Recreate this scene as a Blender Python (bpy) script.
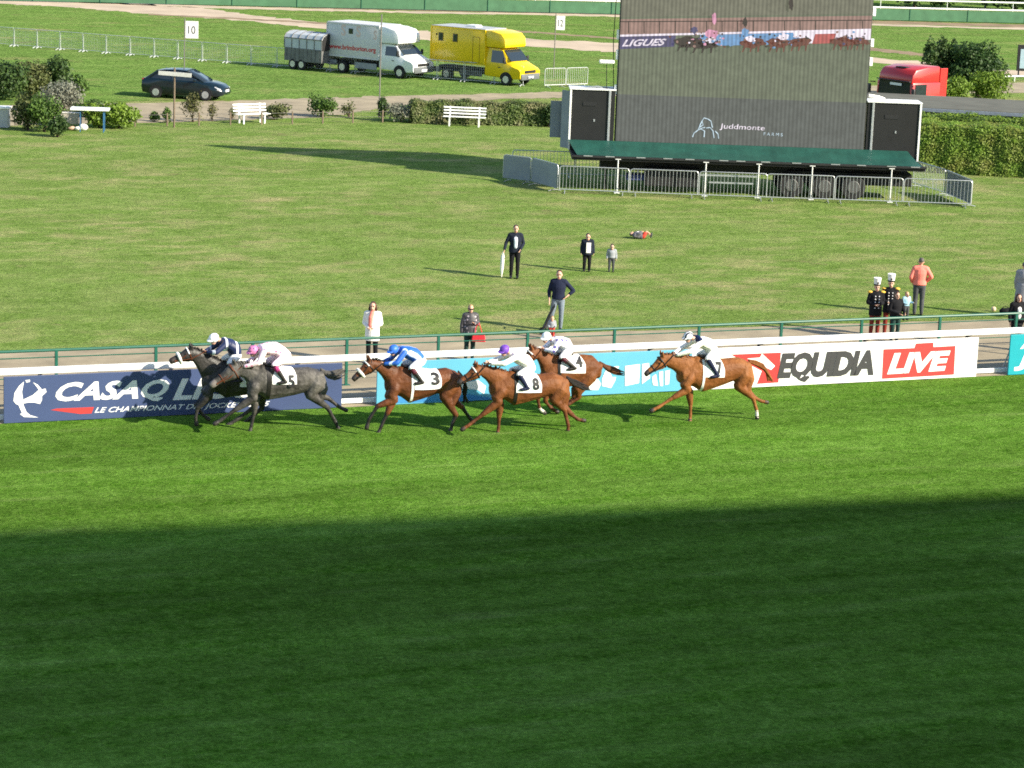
import bpy, bmesh, math, random
import numpy as np
from mathutils import Vector, Matrix, Euler
from mathutils.bvhtree import BVHTree

scene = bpy.context.scene
for _o in list(bpy.data.objects):
    bpy.data.objects.remove(_o)
COL = scene.collection
R = math.radians
PI = math.pi

# ------------------------------------------------------------------ camera
FPX, CAM_H, ROLL = 2600.0, 14.0, 0.038
PITCH = math.atan((384 + 170) / FPX)
cam_d = bpy.data.cameras.new("camera")
cam = bpy.data.objects.new("camera", cam_d)
COL.objects.link(cam)
cam_d.sensor_width = 36.0
cam_d.lens = FPX / 1024 * 36.0
cam_d.clip_start, cam_d.clip_end = 0.5, 4000
_f = Vector((0, math.cos(PITCH), -math.sin(PITCH)))
_r0 = Vector((1, 0, 0))
_u0 = _r0.cross(_f)
CR = _r0 * math.cos(ROLL) + _u0 * math.sin(ROLL)
CU = _u0 * math.cos(ROLL) - _r0 * math.sin(ROLL)
CF = _f
CC = Vector((0, 0, CAM_H))
m4 = Matrix((CR, CU, -CF)).transposed().to_4x4()
m4.translation = CC
cam.matrix_world = m4
scene.camera = cam

# ------------------------------------------------------------------ light
SUN_EL, SUN_TRAVEL = 28.0, 25.0          # light travels to -x, turned this many degrees away from the viewer
EXPOSURE = 1.12
w = bpy.data.worlds.new("World")
scene.world = w
w.use_nodes = True
nt = w.node_tree
bg = nt.nodes["Background"]
sky = nt.nodes.new("ShaderNodeTexSky")
sky.sky_type = 'NISHITA'
sky.sun_disc = False
sky.sun_elevation = R(SUN_EL)
to_sun = Vector((math.cos(R(SUN_TRAVEL)), -math.sin(R(SUN_TRAVEL)), 0))
sky.sun_rotation = math.atan2(to_sun.x, to_sun.y)
sky.air_density = 1.0
sky.dust_density = 0.6
nt.links.new(sky.outputs[0], bg.inputs[0])
bg.inputs[1].default_value = 0.108
sd = bpy.data.lights.new("sun", 'SUN')
sun = bpy.data.objects.new("sun", sd)
COL.objects.link(sun)
sd.energy = 4.6
sd.angle = R(0.7)
sd.color = (1.0, 0.915, 0.74)
ld = Vector((-math.cos(R(SUN_TRAVEL)) * math.cos(R(SUN_EL)), math.sin(R(SUN_TRAVEL)) * math.cos(R(SUN_EL)), -math.sin(R(SUN_EL))))
sun.rotation_euler = ld.to_track_quat('-Z', 'Y').to_euler()
sun.location = (60, -20, 60)
scene.view_settings.view_transform = 'Standard'
scene.view_settings.look = 'None'
scene.view_settings.exposure = EXPOSURE
scene.view_settings.gamma = 1.0
scene.view_settings.use_curve_mapping = False
scene.render.engine = 'CYCLES'
scene.cycles.max_bounces = 5
scene.cycles.transparent_max_bounces = 8
scene.cycles.filter_width = 1.7
scene.cycles.use_denoising = False
scene.cycles.sample_clamp_indirect = 4.0
scene.cycles.sample_clamp_direct = 12.0

# ------------------------------------------------------------------ measuring: a point of the photograph on the ground / on an upright plane
def ray(px, py):
    d = CF * FPX + CR * (px - 512) - CU * (py - 384)
    return d.normalized()
def at(px, py, z=0.0):
    d = ray(px, py)
    return CC + d * ((z - CAM_H) / d.z)
def on_plane(px, py, p0, n):
    d = ray(px, py)
    return CC + d * ((p0 - CC).dot(n) / d.dot(n))
def px_per_m(p):
    return FPX / (Vector(p) - CC).dot(CF)

class Frame:
    """an upright frame standing at p, its local x axis turned by rotz; uz() measures in its xz plane"""
    def __init__(s, p, rotz):
        s.p, s.rz = Vector(p), rotz
        s.x = Vector((math.cos(rotz), math.sin(rotz), 0))
        s.y = Vector((-math.sin(rotz), math.cos(rotz), 0))
    def uz(s, px, py, y=0.0):
        q = on_plane(px, py, s.p + s.y * y, s.y) - s.p
        return Vector((q.dot(s.x), y, q.z))

# ------------------------------------------------------------------ materials
def lin(r, g, b):
    f = lambda c: (c / 12.92 if c <= 0.04045 else ((c + 0.055) / 1.055) ** 2.4)
    return (f(r / 255), f(g / 255), f(b / 255))
def new_mat(name):
    m = bpy.data.materials.new(name)
    m.use_nodes = True
    return m, m.node_tree.nodes, m.node_tree.links, m.node_tree.nodes["Principled BSDF"]
def noise(N, L, vec, scale, detail=4, rough=.55):
    n = N.new("ShaderNodeTexNoise")
    n.inputs['Scale'].default_value = scale
    n.inputs['Detail'].default_value = detail
    n.inputs['Roughness'].default_value = rough
    if vec is not None:
        L.new(vec, n.inputs['Vector'])
    return n.outputs['Fac']
def ramp(N, L, fac, stops):
    r = N.new("ShaderNodeValToRGB")
    e = r.color_ramp.elements
    while len(e) < len(stops):
        e.new(0.5)
    for k, (p, c) in enumerate(stops):
        e[k].position = p
        e[k].color = (*c[:3], 1)
    L.new(fac, r.inputs[0])
    return r.outputs[0]
def mixc(N, L, fac, a, b, mode='MIX'):
    m = N.new("ShaderNodeMix")
    m.data_type = 'RGBA'
    m.blend_type = mode
    for sock, v in ((m.inputs[0], fac), (m.inputs[6], a), (m.inputs[7], b)):
        if isinstance(v, bpy.types.NodeSocket):
            L.new(v, sock)
        elif isinstance(v, (int, float)):
            sock.default_value = v
        else:
            sock.default_value = (*v[:3], 1)
    return m.outputs[2]
_mats = {}
def M(name, col, rough=.6, metal=0.0, var=.14, scale=6.0, bump=0.0, spec=.4, coat=0.0):
    if name in _mats:
        return _mats[name]
    m, N, L, P = new_mat(name)
    tc = N.new("ShaderNodeTexCoord")
    f = noise(N, L, tc.outputs['Object'], scale, 5)
    lo = tuple(max(0, c * (1 - var)) for c in col)
    hi = tuple(min(1, c * (1 + var)) for c in col)
    L.new(ramp(N, L, f, [(.3, lo), (.7, hi)]), P.inputs['Base Color'])
    P.inputs['Roughness'].default_value = rough
    P.inputs['Metallic'].default_value = metal
    P.inputs['Specular IOR Level'].default_value = spec
    P.inputs['Coat Weight'].default_value = coat
    if bump:
        b = N.new("ShaderNodeBump")
        b.inputs['Strength'].default_value = bump
        b.inputs['Distance'].default_value = .02
        L.new(noise(N, L, tc.outputs['Object'], scale * 6, 4), b.inputs['Height'])
        L.new(b.outputs[0], P.inputs['Normal'])
    _mats[name] = m
    return m
def dots_mat(name, base, dot, scale, size):
    m, N, L, P = new_mat(name)
    tc = N.new("ShaderNodeTexCoord")
    v = N.new("ShaderNodeTexVoronoi")
    v.inputs['Scale'].default_value = scale
    v.inputs['Randomness'].default_value = .5
    L.new(tc.outputs['Object'], v.inputs['Vector'])
    L.new(ramp(N, L, v.outputs['Distance'], [(size, dot), (size + .04, base)]), P.inputs['Base Color'])
    P.inputs['Roughness'].default_value = .5
    return m
def glow_mat(name, col, strength, base=.03):
    m, N, L, P = new_mat(name)
    tc = N.new("ShaderNodeTexCoord")
    w1 = N.new("ShaderNodeTexWave")           # LED columns
    w1.bands_direction = 'X'
    w1.inputs['Scale'].default_value = 1.9
    w1.inputs['Distortion'].default_value = .15
    L.new(tc.outputs['Object'], w1.inputs['Vector'])
    f = noise(N, L, tc.outputs['Object'], 3.0, 6, .7)
    lo, hi = tuple(c * .78 for c in col), tuple(min(1, c * 1.22) for c in col)
    c1 = ramp(N, L, f, [(.3, lo), (.7, hi)])
    c2 = mixc(N, L, w1.outputs['Fac'], tuple(.72 for _ in col), (1.12, 1.12, 1.12))
    c3 = mixc(N, L, 1.0, c1, c2, 'MULTIPLY')
    L.new(c3, P.inputs['Emission Color'])
    P.inputs['Emission Strength'].default_value = strength
    P.inputs['Base Color'].default_value = (base, base, base, 1)
    P.inputs['Roughness'].default_value = .75
    P.inputs['Specular IOR Level'].default_value = .15
    return m
def stripes_mat(name, base, line, scale, width, axis='X', dist=2.0):
    m, N, L, P = new_mat(name)
    tc = N.new("ShaderNodeTexCoord"); wv = N.new("ShaderNodeTexWave")
    wv.bands_direction = axis
    wv.inputs['Scale'].default_value = scale
    wv.inputs['Distortion'].default_value = dist
    L.new(tc.outputs['Object'], wv.inputs['Vector'])
    L.new(ramp(N, L, wv.outputs['Fac'], [(width, line), (width + .08, base)]), P.inputs['Base Color'])
    P.inputs['Roughness'].default_value = .5
    return m
def foliage_mat(name, dark, light, other=None):
    if name in _mats:
        return _mats[name]
    m, N, L, P = new_mat(name)
    g = N.new("ShaderNodeNewGeometry")
    tc = N.new("ShaderNodeTexCoord")
    c = ramp(N, L, g.outputs['Random Per Island'], [(0, dark), (1, light)])
    f = noise(N, L, tc.outputs['Object'], 1.1, 3)
    c = mixc(N, L, ramp(N, L, f, [(.42, (0, 0, 0)), (.66, (1, 1, 1))]), c, other or light)
    L.new(c, P.inputs['Base Color'])
    P.inputs['Roughness'].default_value = .55
    P.inputs['Specular IOR Level'].default_value = .3
    P.inputs['Subsurface Weight'].default_value = 0.0
    tr = N.new("ShaderNodeBsdfTranslucent")
    L.new(c, tr.inputs[0])
    mx = N.new("ShaderNodeMixShader")
    mx.inputs[0].default_value = .25
    L.new(P.outputs[0], mx.inputs[1])
    L.new(tr.outputs[0], mx.inputs[2])
    L.new(mx.outputs[0], N["Material Output"].inputs[0])
    _mats[name] = m
    return m

TRACK = R(21.98)                         # direction of the rails, rising to the right
def grass_mat(name, c_dark, c_mid, c_light, c_dry, dry=.55, stripe=.5, fine=26.0, worn=None, mid_sc=(.35, 1.6), tuft_sc=4.5, grain=1.0):
    m, N, L, P = new_mat(name)
    tc = N.new("ShaderNodeTexCoord")
    mp = N.new("ShaderNodeMapping")
    mp.inputs['Rotation'].default_value = (0, 0, -TRACK)
    L.new(tc.outputs['Object'], mp.inputs['Vector'])
    st = N.new("ShaderNodeMapping")
    st.inputs['Scale'].default_value = (.022, .26, 1)
    L.new(mp.outputs[0], st.inputs['Vector'])
    st2 = N.new("ShaderNodeMapping")
    st2.inputs['Scale'].default_value = (*mid_sc, 1)
    L.new(mp.outputs[0], st2.inputs['Vector'])
    big = noise(N, L, mp.outputs[0], .10, 4)
    mid = noise(N, L, st2.outputs[0], 1.0, 7, .68)
    tuft = noise(N, L, mp.outputs[0], tuft_sc, 6, .78)
    clump = noise(N, L, mp.outputs[0], tuft_sc * .38, 5, .7)
    fin = noise(N, L, mp.outputs[0], fine, 4, .8)
    strp = noise(N, L, st.outputs[0], 1.0, 3, .5)
    c = ramp(N, L, tuft, [(.36, c_dark), (.50, c_mid), (.64, c_light)])
    c = mixc(N, L, ramp(N, L, mid, [(.36, (0, 0, 0)), (.66, (.8, .8, .8))]), c, c_light)
    d = ramp(N, L, mid, [(dry, (0, 0, 0)), (dry + .16, (1, 1, 1))])
    dm = mixc(N, L, 1.0, d, ramp(N, L, big, [(.36, (.15, .15, .15)), (.66, (1, 1, 1))]), 'MULTIPLY')
    c = mixc(N, L, dm, c, c_dry)
    s = ramp(N, L, strp, [(.32, (1 - stripe * .55,) * 3), (.68, (1 + stripe * .25,) * 3)])
    c = mixc(N, L, 1.0, c, s, 'MULTIPLY')
    s2 = ramp(N, L, fin, [(.32, (1 - .55 * grain,) * 3), (.68, (1 + .5 * grain,) * 3)])
    c = mixc(N, L, 1.0, c, s2, 'MULTIPLY')
    s3 = ramp(N, L, clump, [(.34, (1 - .32 * grain, 1 - .30 * grain, 1 - .36 * grain)), (.66, (1 + .22 * grain, 1 + .20 * grain, 1 + .2 * grain))])
    c = mixc(N, L, 1.0, c, s3, 'MULTIPLY')
    if worn:
        wf = noise(N, L, mp.outputs[0], .33, 5, .7)
        c = mixc(N, L, ramp(N, L, wf, [(.62, (0, 0, 0)), (.72, (.75, .75, .75))]), c, worn)
    L.new(c, P.inputs['Base Color'])
    P.inputs['Roughness'].default_value = 1.0
    P.inputs['Specular IOR Level'].default_value = .0
    b = N.new("ShaderNodeBump")
    b.inputs['Strength'].default_value = .8
    b.inputs['Distance'].default_value = .09
    add = N.new("ShaderNodeMath")
    L.new(tuft, add.inputs[0]); L.new(fin, add.inputs[1])
    L.new(add.outputs[0], b.inputs['Height'])
    L.new(b.outputs[0], P.inputs['Normal'])
    return m

# ------------------------------------------------------------------ object helpers
def thing(name, label, cat, loc=(0, 0, 0), rotz=0.0, group=None):
    o = bpy.data.objects.new(name, None)
    COL.objects.link(o)
    o.empty_display_size = .2
    o.location = loc
    o.rotation_euler = (0, 0, rotz)
    tag(o, label, cat, group)
    return o
def tag(o, label=None, cat=None, group=None, kind=None):
    for k, v in (('label', label), ('category', cat), ('group', group), ('kind', kind)):
        if v:
            o[k] = v
    return o
def link(name, me, mats, parent=None):
    o = bpy.data.objects.new(name, me)
    COL.objects.link(o)
    if not isinstance(mats, (list, tuple)):
        mats = [mats]
    for m in mats:
        me.materials.append(m)
    if parent is not None:
        o.parent = parent
    return o
def copy_tree(o, parent=None):
    c = o.copy()
    COL.objects.link(c)
    if parent is not None:
        c.parent = parent
    for ch in list(o.children):
        copy_tree(ch, c)
    return c

class MB:
    """collects vertices and faces of one mesh"""
    def __init__(s):
        s.v, s.f = [], []
    def add(s, vs, fs):
        n = len(s.v)
        s.v += [tuple(x) for x in vs]
        s.f += [tuple(i + n for i in f) for f in fs]
        return s
    def box(s, c, d, rot=None, bev=0.0):
        bm = bmesh.new()
        bmesh.ops.create_cube(bm, size=1)
        bmesh.ops.scale(bm, vec=d, verts=bm.verts)
        if bev:
            bmesh.ops.bevel(bm, geom=bm.edges[:], offset=bev, segments=2, affect='EDGES', profile=.5)
        if rot:
            bmesh.ops.rotate(bm, cent=(0, 0, 0), matrix=Euler(rot).to_matrix(), verts=bm.verts)
        bmesh.ops.translate(bm, vec=c, verts=bm.verts)
        return s.bm(bm)
    def bm(s, bm):
        bm.verts.index_update()
        s.add([v.co[:] for v in bm.verts], [[v.index for v in f.verts] for f in bm.faces])
        bm.free()
        return s
    def tube(s, pts, r, n=8, close=False):
        pts = [Vector(p) for p in pts]
        k = len(pts)
        rs = r if isinstance(r, (list, tuple)) else [r] * k
        vs, fs = [], []
        up = None
        for i, p in enumerate(pts):
            if close:
                t = (pts[(i + 1) % k] - pts[i - 1]).normalized()
            else:
                t = (pts[min(i + 1, k - 1)] - pts[max(i - 1, 0)]).normalized()
            if up is None:
                a = Vector((0, 0, 1)) if abs(t.z) < .9 else Vector((1, 0, 0))
                up = (a - t * a.dot(t)).normalized()
            else:
                up = (up - t * up.dot(t)).normalized()
            sd_ = t.cross(up)
            for j in range(n):
                a = 2 * PI * j / n
                vs.append(p + (up * math.cos(a) + sd_ * math.sin(a)) * rs[i])
        rng = k if close else k - 1
        for i in range(rng):
            for j in range(n):
                a, b = i * n + j, i * n + (j + 1) % n
                c, d = ((i + 1) % k) * n + (j + 1) % n, ((i + 1) % k) * n + j
                fs.append((a, b, c, d))
        if not close:
            fs.append(tuple(range(n))[::-1])
            fs.append(tuple((k - 1) * n + j for j in range(n)))
        return s.add(vs, fs)
    def prism(s, poly, axis, a0, a1, bev=0.0):
        """poly in the two other axes (x,z for axis y; y,z for axis x; x,y for axis z)"""
        bm = bmesh.new()
        def mk(p, a):
            if axis == 'y': return (p[0], a, p[1])
            if axis == 'x': return (a, p[0], p[1])
            return (p[0], p[1], a)
        lo = [bm.verts.new(mk(p, a0)) for p in poly]
        hi = [bm.verts.new(mk(p, a1)) for p in poly]
        n = len(poly)
        bm.faces.new(lo)
        bm.faces.new(hi[::-1])
        for i in range(n):
            bm.faces.new((lo[i], hi[i], hi[(i + 1) % n], lo[(i + 1) % n]))
        bmesh.ops.recalc_face_normals(bm, faces=bm.faces)
        if bev:
            bmesh.ops.bevel(bm, geom=bm.edges[:], offset=bev, segments=2, affect='EDGES', profile=.5)
        return s.bm(bm)
    def loft(s, rings, cap=True):
        n = len(rings[0])
        vs = [p for r_ in rings for p in r_]
        fs = []
        for i in range(len(rings) - 1):
            for j in range(n):
                fs.append((i * n + j, i * n + (j + 1) % n, (i + 1) * n + (j + 1) % n, (i + 1) * n + j))
        if cap:
            fs.append(tuple(range(n))[::-1])
            fs.append(tuple((len(rings) - 1) * n + j for j in range(n)))
        return s.add(vs, fs)
    def build(s, name, mats, parent=None, smooth=False, sub=0):
        me = bpy.data.meshes.new(name)
        me.from_pydata(s.v, [], s.f)
        me.update()
        bm = bmesh.new()
        bm.from_mesh(me)
        bmesh.ops.recalc_face_normals(bm, faces=bm.faces)
        bm.to_mesh(me)
        bm.free()
        if smooth:
            me.polygons.foreach_set('use_smooth', [True] * len(me.polygons))
            try:
                me.set_sharp_from_angle(angle=R(40))
            except Exception:
                pass
        return link(name, me, mats, parent)

def evaluated(me, mods):
    o = bpy.data.objects.new("work", me)
    COL.objects.link(o)
    for typ, kw in mods:
        md = o.modifiers.new(typ, typ)
        for k, v in kw.items():
            setattr(md, k, v)
    dg = bpy.context.evaluated_depsgraph_get()
    out = bpy.data.meshes.new_from_object(o.evaluated_get(dg))
    bpy.data.objects.remove(o)
    bpy.data.meshes.remove(me)
    return out

class Shape:
    """closed lofts fused into one continuous skin; each face keeps the material of the loft nearest to it"""
    def __init__(s):
        s.v, s.f, s.t = [], [], []
    def loft(s, rings, tg):
        n = len(rings[0])
        b = len(s.v)
        for r_ in rings:
            s.v += [tuple(p) for p in r_]
        def F(*i):
            s.f.append(tuple(b + k for k in i)); s.t.append(tg)
        for i in range(len(rings) - 1):
            for j in range(n):
                F(i * n + j, i * n + (j + 1) % n, (i + 1) * n + (j + 1) % n, (i + 1) * n + j)
        F(*range(n)[::-1])
        F(*[(len(rings) - 1) * n + j for j in range(n)])
    def tube(s, pts, rad, tg, n=10, side=None, flat=1.0):
        pts = [Vector(p) for p in pts]
        # rounded ends
        d0 = (pts[0] - pts[1]).normalized(); d1 = (pts[-1] - pts[-2]).normalized()
        P = [pts[0] + d0 * rad[0] * .75] + pts + [pts[-1] + d1 * rad[-1] * .75]
        Q = [rad[0] * .55] + list(rad) + [rad[-1] * .55]
        rings = []
        up = None
        for i, p in enumerate(P):
            t = (P[min(i + 1, len(P) - 1)] - P[max(i - 1, 0)]).normalized()
            a = side or (Vector((0, 0, 1)) if abs(t.z) < .9 else Vector((1, 0, 0)))
            if up is None or side:
                up = (a - t * a.dot(t)).normalized()
            else:
                up = (up - t * up.dot(t)).normalized()
            sd_ = t.cross(up)
            rings.append([p + (up * math.cos(2 * PI * j / n) * flat + sd_ * math.sin(2 * PI * j / n)) * Q[i] for j in range(n)])
        s.loft(rings, tg)
    def ell(s, c, r, tg, rot=None, n=12):
        Rm = Euler(rot).to_matrix() if rot else Matrix.Identity(3)
        rings = []
        for i in range(1, 8):
            a = -PI / 2 + PI * i / 8
            rings.append([Vector(c) + Rm @ Vector((r[0] * math.cos(a) * math.cos(2 * PI * j / n), r[1] * math.cos(a) * math.sin(2 * PI * j / n), r[2] * math.sin(a))) for j in range(n)])
        s.loft(rings, tg)
    def build(s, name, mats, parent=None, voxel=.014, smooth=4):
        me = bpy.data.meshes.new(name)
        me.from_pydata(s.v, [], s.f)
        bm = bmesh.new(); bm.from_mesh(me)
        bmesh.ops.recalc_face_normals(bm, faces=bm.faces)
        bm.to_mesh(me); bm.free()
        out = evaluated(me, [('REMESH', dict(mode='VOXEL', voxel_size=voxel, use_smooth_shade=True)), ('SMOOTH', dict(factor=.5, iterations=smooth))])
        out.name = name
        tags = list(mats)
        out.materials.clear()
        if len(tags) > 1:
            bvh = BVHTree.FromPolygons(s.v, s.f)
            idx = []
            for p in out.polygons:
                k = bvh.find_nearest(p.center)[2]
                idx.append(tags.index(s.t[k]) if k is not None and s.t[k] in tags else 0)
            out.polygons.foreach_set('material_index', idx)
        out.polygons.foreach_set('use_smooth', [True] * len(out.polygons))
        o = bpy.data.objects.new(name, out)
        COL.objects.link(o)
        for t in tags:
            out.materials.append(mats[t])
        if parent is not None:
            o.parent = parent
        return o

_txt_cache = {}
def text_geo(s, bold=0.0, shear=0.0, spacing=1.0):
    key = (s, bold, shear, spacing)
    if key not in _txt_cache:
        cu = bpy.data.curves.new("t", 'FONT')
        cu.body = s
        cu.offset = bold
        cu.shear = shear
        cu.space_character = spacing
        cu.resolution_u = 3
        o = bpy.data.objects.new("t", cu)
        COL.objects.link(o)
        dg = bpy.context.evaluated_depsgraph_get()
        me = bpy.data.meshes.new_from_object(o.evaluated_get(dg))
        vs = np.array([v.co[:2] for v in me.vertices])
        fs = [tuple(p.vertices) for p in me.polygons]
        bpy.data.objects.remove(o)
        bpy.data.meshes.remove(me)
        vs = (vs - vs.min(0)) / (vs.max(0) - vs.min(0))
        _txt_cache[key] = (vs, fs)
    return _txt_cache[key]
def text_on(parent, s, corners, mat, y, name='lettering', bold=.02, shear=0.0, spacing=1.0, flip=False):
    """letters filling the quad corners (bl, br, tr, tl as (u,z)) of the parent's xz plane at depth y"""
    vs, fs = text_geo(s, bold, shear, spacing)
    bl, br, tr, tl = [Vector(c[:2] if len(c) == 2 else (c[0], c[2])) for c in corners]
    out = []
    for a, b in vs:
        p = bl * (1 - a) * (1 - b) + br * a * (1 - b) + tr * a * b + tl * (1 - a) * b
        out.append((p.x, y, p.y))
    mb = MB()
    mb.add(out, fs)
    me = bpy.data.meshes.new(name)
    me.from_pydata(mb.v, [], mb.f)
    me.update()
    return link(name, me, mat, parent)
def flat_on(parent, pts, mat, y, name):
    me = bpy.data.meshes.new(name)
    me.from_pydata([(p[0], y, p[-1]) for p in pts], [], [tuple(range(len(pts)))])
    me.update()
    return link(name, me, mat, parent)

# ================================================================== setting
rng = random.Random(7)
G_COURSE = grass_mat("turf_grass", (.044, .126, .011), (.083, .190, .019), (.142, .256, .046), (.185, .255, .075), dry=.58, stripe=.75, fine=11, grain=.8, mid_sc=(.22, 1.5))
G_LAWN = grass_mat("lawn_grass", (.096, .172, .029), (.150, .236, .052), (.205, .280, .083), (.330, .310, .145), dry=.47, stripe=.16, fine=8, worn=(.22, .185, .10), mid_sc=(.42, .75), tuft_sc=3.2, grain=.55)
G_FAR = grass_mat("field_grass", (.092, .182, .036), (.132, .232, .050), (.176, .262, .070), (.275, .250, .115), dry=.53, stripe=.22, fine=4, worn=(.19, .145, .085), mid_sc=(.25, .5), tuft_sc=2.0, grain=.7)
SAND = M("sand", (.31, .255, .170), .95, var=.25, scale=.8, bump=.5)
SAND2 = M("pale_sand", (.47, .37, .27), .95, var=.18, scale=.35, bump=.3)
EARTH = M("bare_earth", (.24, .17, .10), .95, var=.3, scale=.5)

def sheet(name, pts, mat, z, kind='structure'):
    me = bpy.data.meshes.new(name)
    me.from_pydata([(p[0], p[1], z) for p in pts], [], [tuple(range(len(pts)))])
    me.update()
    o = link(name, me, mat)
    tag(o, kind=kind)
    return o
sheet("ground", [(-1500, -300), (1500, -300), (1500, 2500), (-1500, 2500)], G_LAWN, 0.0)
TD = Vector((math.cos(TRACK), math.sin(TRACK), 0))
TN = Vector((-math.sin(TRACK), math.cos(TRACK), 0))        # away from the viewer
BP = at(4, 424)                                            # left foot of the advertising boards
def tr(t, n, z=0.0):                                       # along the rails / across them
    q = BP + TD * t + TN * n
    return Vector((q.x, q.y, z))
sheet("race_course", [tr(-150, .02), tr(-150, -90), tr(170, -90), tr(170, .02)], G_COURSE, .004)
pn = [(at(0, 349) - BP).dot(TN), (at(1024, 317.5) - BP).dot(TN)]
def wavy(side0, side1, n=60, amp=.12, seed=1):
    r_ = random.Random(seed)
    a = [side0[0].lerp(side0[1], i / n) for i in range(n + 1)]
    b = [side1[0].lerp(side1[1], i / n) for i in range(n + 1)]
    j = lambda p: Vector((p.x + r_.uniform(-amp, amp), p.y + r_.uniform(-amp, amp), 0))
    return [j(p) for p in a] + [j(p) for p in b[::-1]]
sheet("sand_path", wavy((tr(-60, .02), tr(80, .02)), (tr(-60, pn[0] - (pn[1] - pn[0]) * 1.4), tr(80, pn[1] + (pn[1] - pn[0]) * 1.4)), 240, .07), SAND, .004)

def px_strip(name, top, bot, mat, z, amp=.25, seed=3, sub=12):
    r_ = random.Random(seed)
    def line(pl):
        out = []
        q = [at(*p) for p in pl]
        for a, b in zip(q[:-1], q[1:]):
            for i in range(sub):
                p = a.lerp(b, i / sub)
                out.append(Vector((p.x + r_.uniform(-amp, amp), p.y + r_.uniform(-amp, amp) * 1.5, 0)))
        out.append(q[-1])
        return out
    return sheet(name, line(top) + line(bot)[::-1], mat, z)
# field beyond the public lawn (from the sandy road backwards)
sheet("field", [at(-700, 74), at(-300, 92), at(0, 103), at(560, 95), at(1024, 80), at(1400, 68), (500, 700), (500, 1500), (-500, 1500), (-500, 500)], G_FAR, .004)
px_strip("sand_road", [(-300, 96), (0, 105), (200, 102), (305, 98.5), (379, 96.5), (516, 93), (600, 90.5), (868, 86), (1000, 83), (1300, 78)],
         [(-300, 126), (0, 125), (160, 122.5), (250, 120), (330, 116), (372, 110), (411, 104), (516, 99), (600, 97), (868, 95), (1000, 93), (1300, 92)], SAND, .008)
px_strip("sand_track", [(-300, -4), (0, -1), (60, .5), (120, 3), (200, 8), (260, 16), (345, 25), (432, 31.5), (522, 38.5), (622, 43.5), (871, 57), (1001, 69), (1300, 95)],
         [(-300, 3), (0, 4), (60, 6.5), (100, 10), (162, 15), (250, 21.5), (345, 31), (432, 41), (522, 45.5), (622, 53), (871, 62.5), (1001, 74.5), (1300, 102)], SAND2, .008, .4)
px_strip("gravel_track", [(-300, -6), (0, -3), (117, 1), (210, 6), (330, 9), (420, 11.6), (540, 13.4), (615, 15), (871, 23.8), (1024, 28), (1300, 35)],
         [(-300, -3.5), (0, -.5), (117, 4), (210, 8.5), (330, 11.2), (420, 13.3), (540, 15.2), (615, 16.8), (871, 25.4), (1024, 29.6), (1300, 37)], SAND2, .008, .3, 5)
px_strip("earth_strip", [(-300, -9), (117, .0), (330, 7.6), (615, 13.4), (871, 20.5), (1024, 24.5), (1300, 32)],
         [(-300, -7), (117, .8), (330, 8.8), (615, 14.9), (871, 23.6), (1024, 27.8), (1300, 34.8)], EARTH, .006, .3, 6)
px_strip("dirt_track", [(500, 29.5), (540, 32), (619, 38), (700, 42), (871, 47.5), (924, 53.5)],
         [(500, 31), (540, 33.5), (619, 39.8), (700, 44.3), (871, 51), (924, 56.5)], EARTH, .008, .25, 8)
px_strip("worn_strip", [(150, 14), (250, 18.7), (345, 23.6)], [(150, 15), (250, 20.2), (345, 25.2)], EARTH, .010, .2, 9)

# ------------------------------------------------------------------ painted metal, plastic
WHITE = M("white_paint", (.80, .80, .78), .4, var=.05)
WHITEP = M("white_plastic", (.82, .82, .80), .35, var=.04, scale=2)
GREENP = M("green_paint", (.012, .105, .070), .45, var=.15)
BLACKP = M("black_paint", (.02, .02, .022), .5)
GALV = M("galvanised_steel", (.46, .48, .50), .42, .55, var=.12, scale=9)
GREYSHEET = M("grey_sheet", (.22, .25, .27), .6, var=.1, scale=2)
DARK = M("dark_underside", (.012, .012, .013), .7)
RUBBER = M("tyre_rubber", (.018, .018, .019), .85)
CHROME = M("alloy", (.55, .56, .57), .35, .7)
GLASS = M("vehicle_glass", (.018, .026, .032), .08, 0, var=.1, spec=.8)
WOOD = M("weathered_wood", (.16, .12, .085), .85, var=.3, scale=3)

# ------------------------------------------------------------------ advertising boards along the rail
BRZ = TRACK
BF = Frame(BP, BRZ)
def make_board(label, px0, px1, top0, top1, bot0, bot1, mat):
    a = BF.uz(px0, bot0); b = BF.uz(px1, bot1)
    h = (BF.uz(px0, top0).z - a.z + BF.uz(px1, top1).z - b.z) / 2
    L_ = b.x - a.x
    p = BP + TD * a.x
    root = thing("advertising_board", label, "advertising board", (p.x, p.y, 0), BRZ, "advertising boards along the running rail")
    MB().box((L_ / 2, .03, h / 2 + .012), (L_, .05, h), bev=.006).build("panel", mat, root)
    for k in range(max(2, int(L_ / 2.2) + 1)):
        x = .15 + (L_ - .3) * k / max(1, int(L_ / 2.2))
        MB().box((x, .10, h * .45), (.05, .06, h * .9)).tube([(x, .12, h * .8), (x, .55, .02)], .02, 6).build("support", GALV, root)
    return root, Frame(p, BRZ), L_, h
NAVY = M("navy_print", (.046, .070, .165), .5, var=.08, scale=.7)
CYAN = M("cyan_print", (.100, .37, .53), .5, var=.05, scale=.7)
TURQ = M("turquoise_print", (.005, .31, .38), .5, var=.05)
PWHITE = M("white_print", (.84, .84, .84), .45, var=.02)
PRED = M("red_print", (.48, .04, .04), .5, var=.05)
PGREY = M("dark_grey_print", (.045, .045, .05), .5, var=.05)
PSALMON = M("salmon_print", (.47, .045, .042), .5, var=.05)
PBLUE = M("blue_print", (.04, .22, .50), .5, var=.05)
YF = .000
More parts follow.
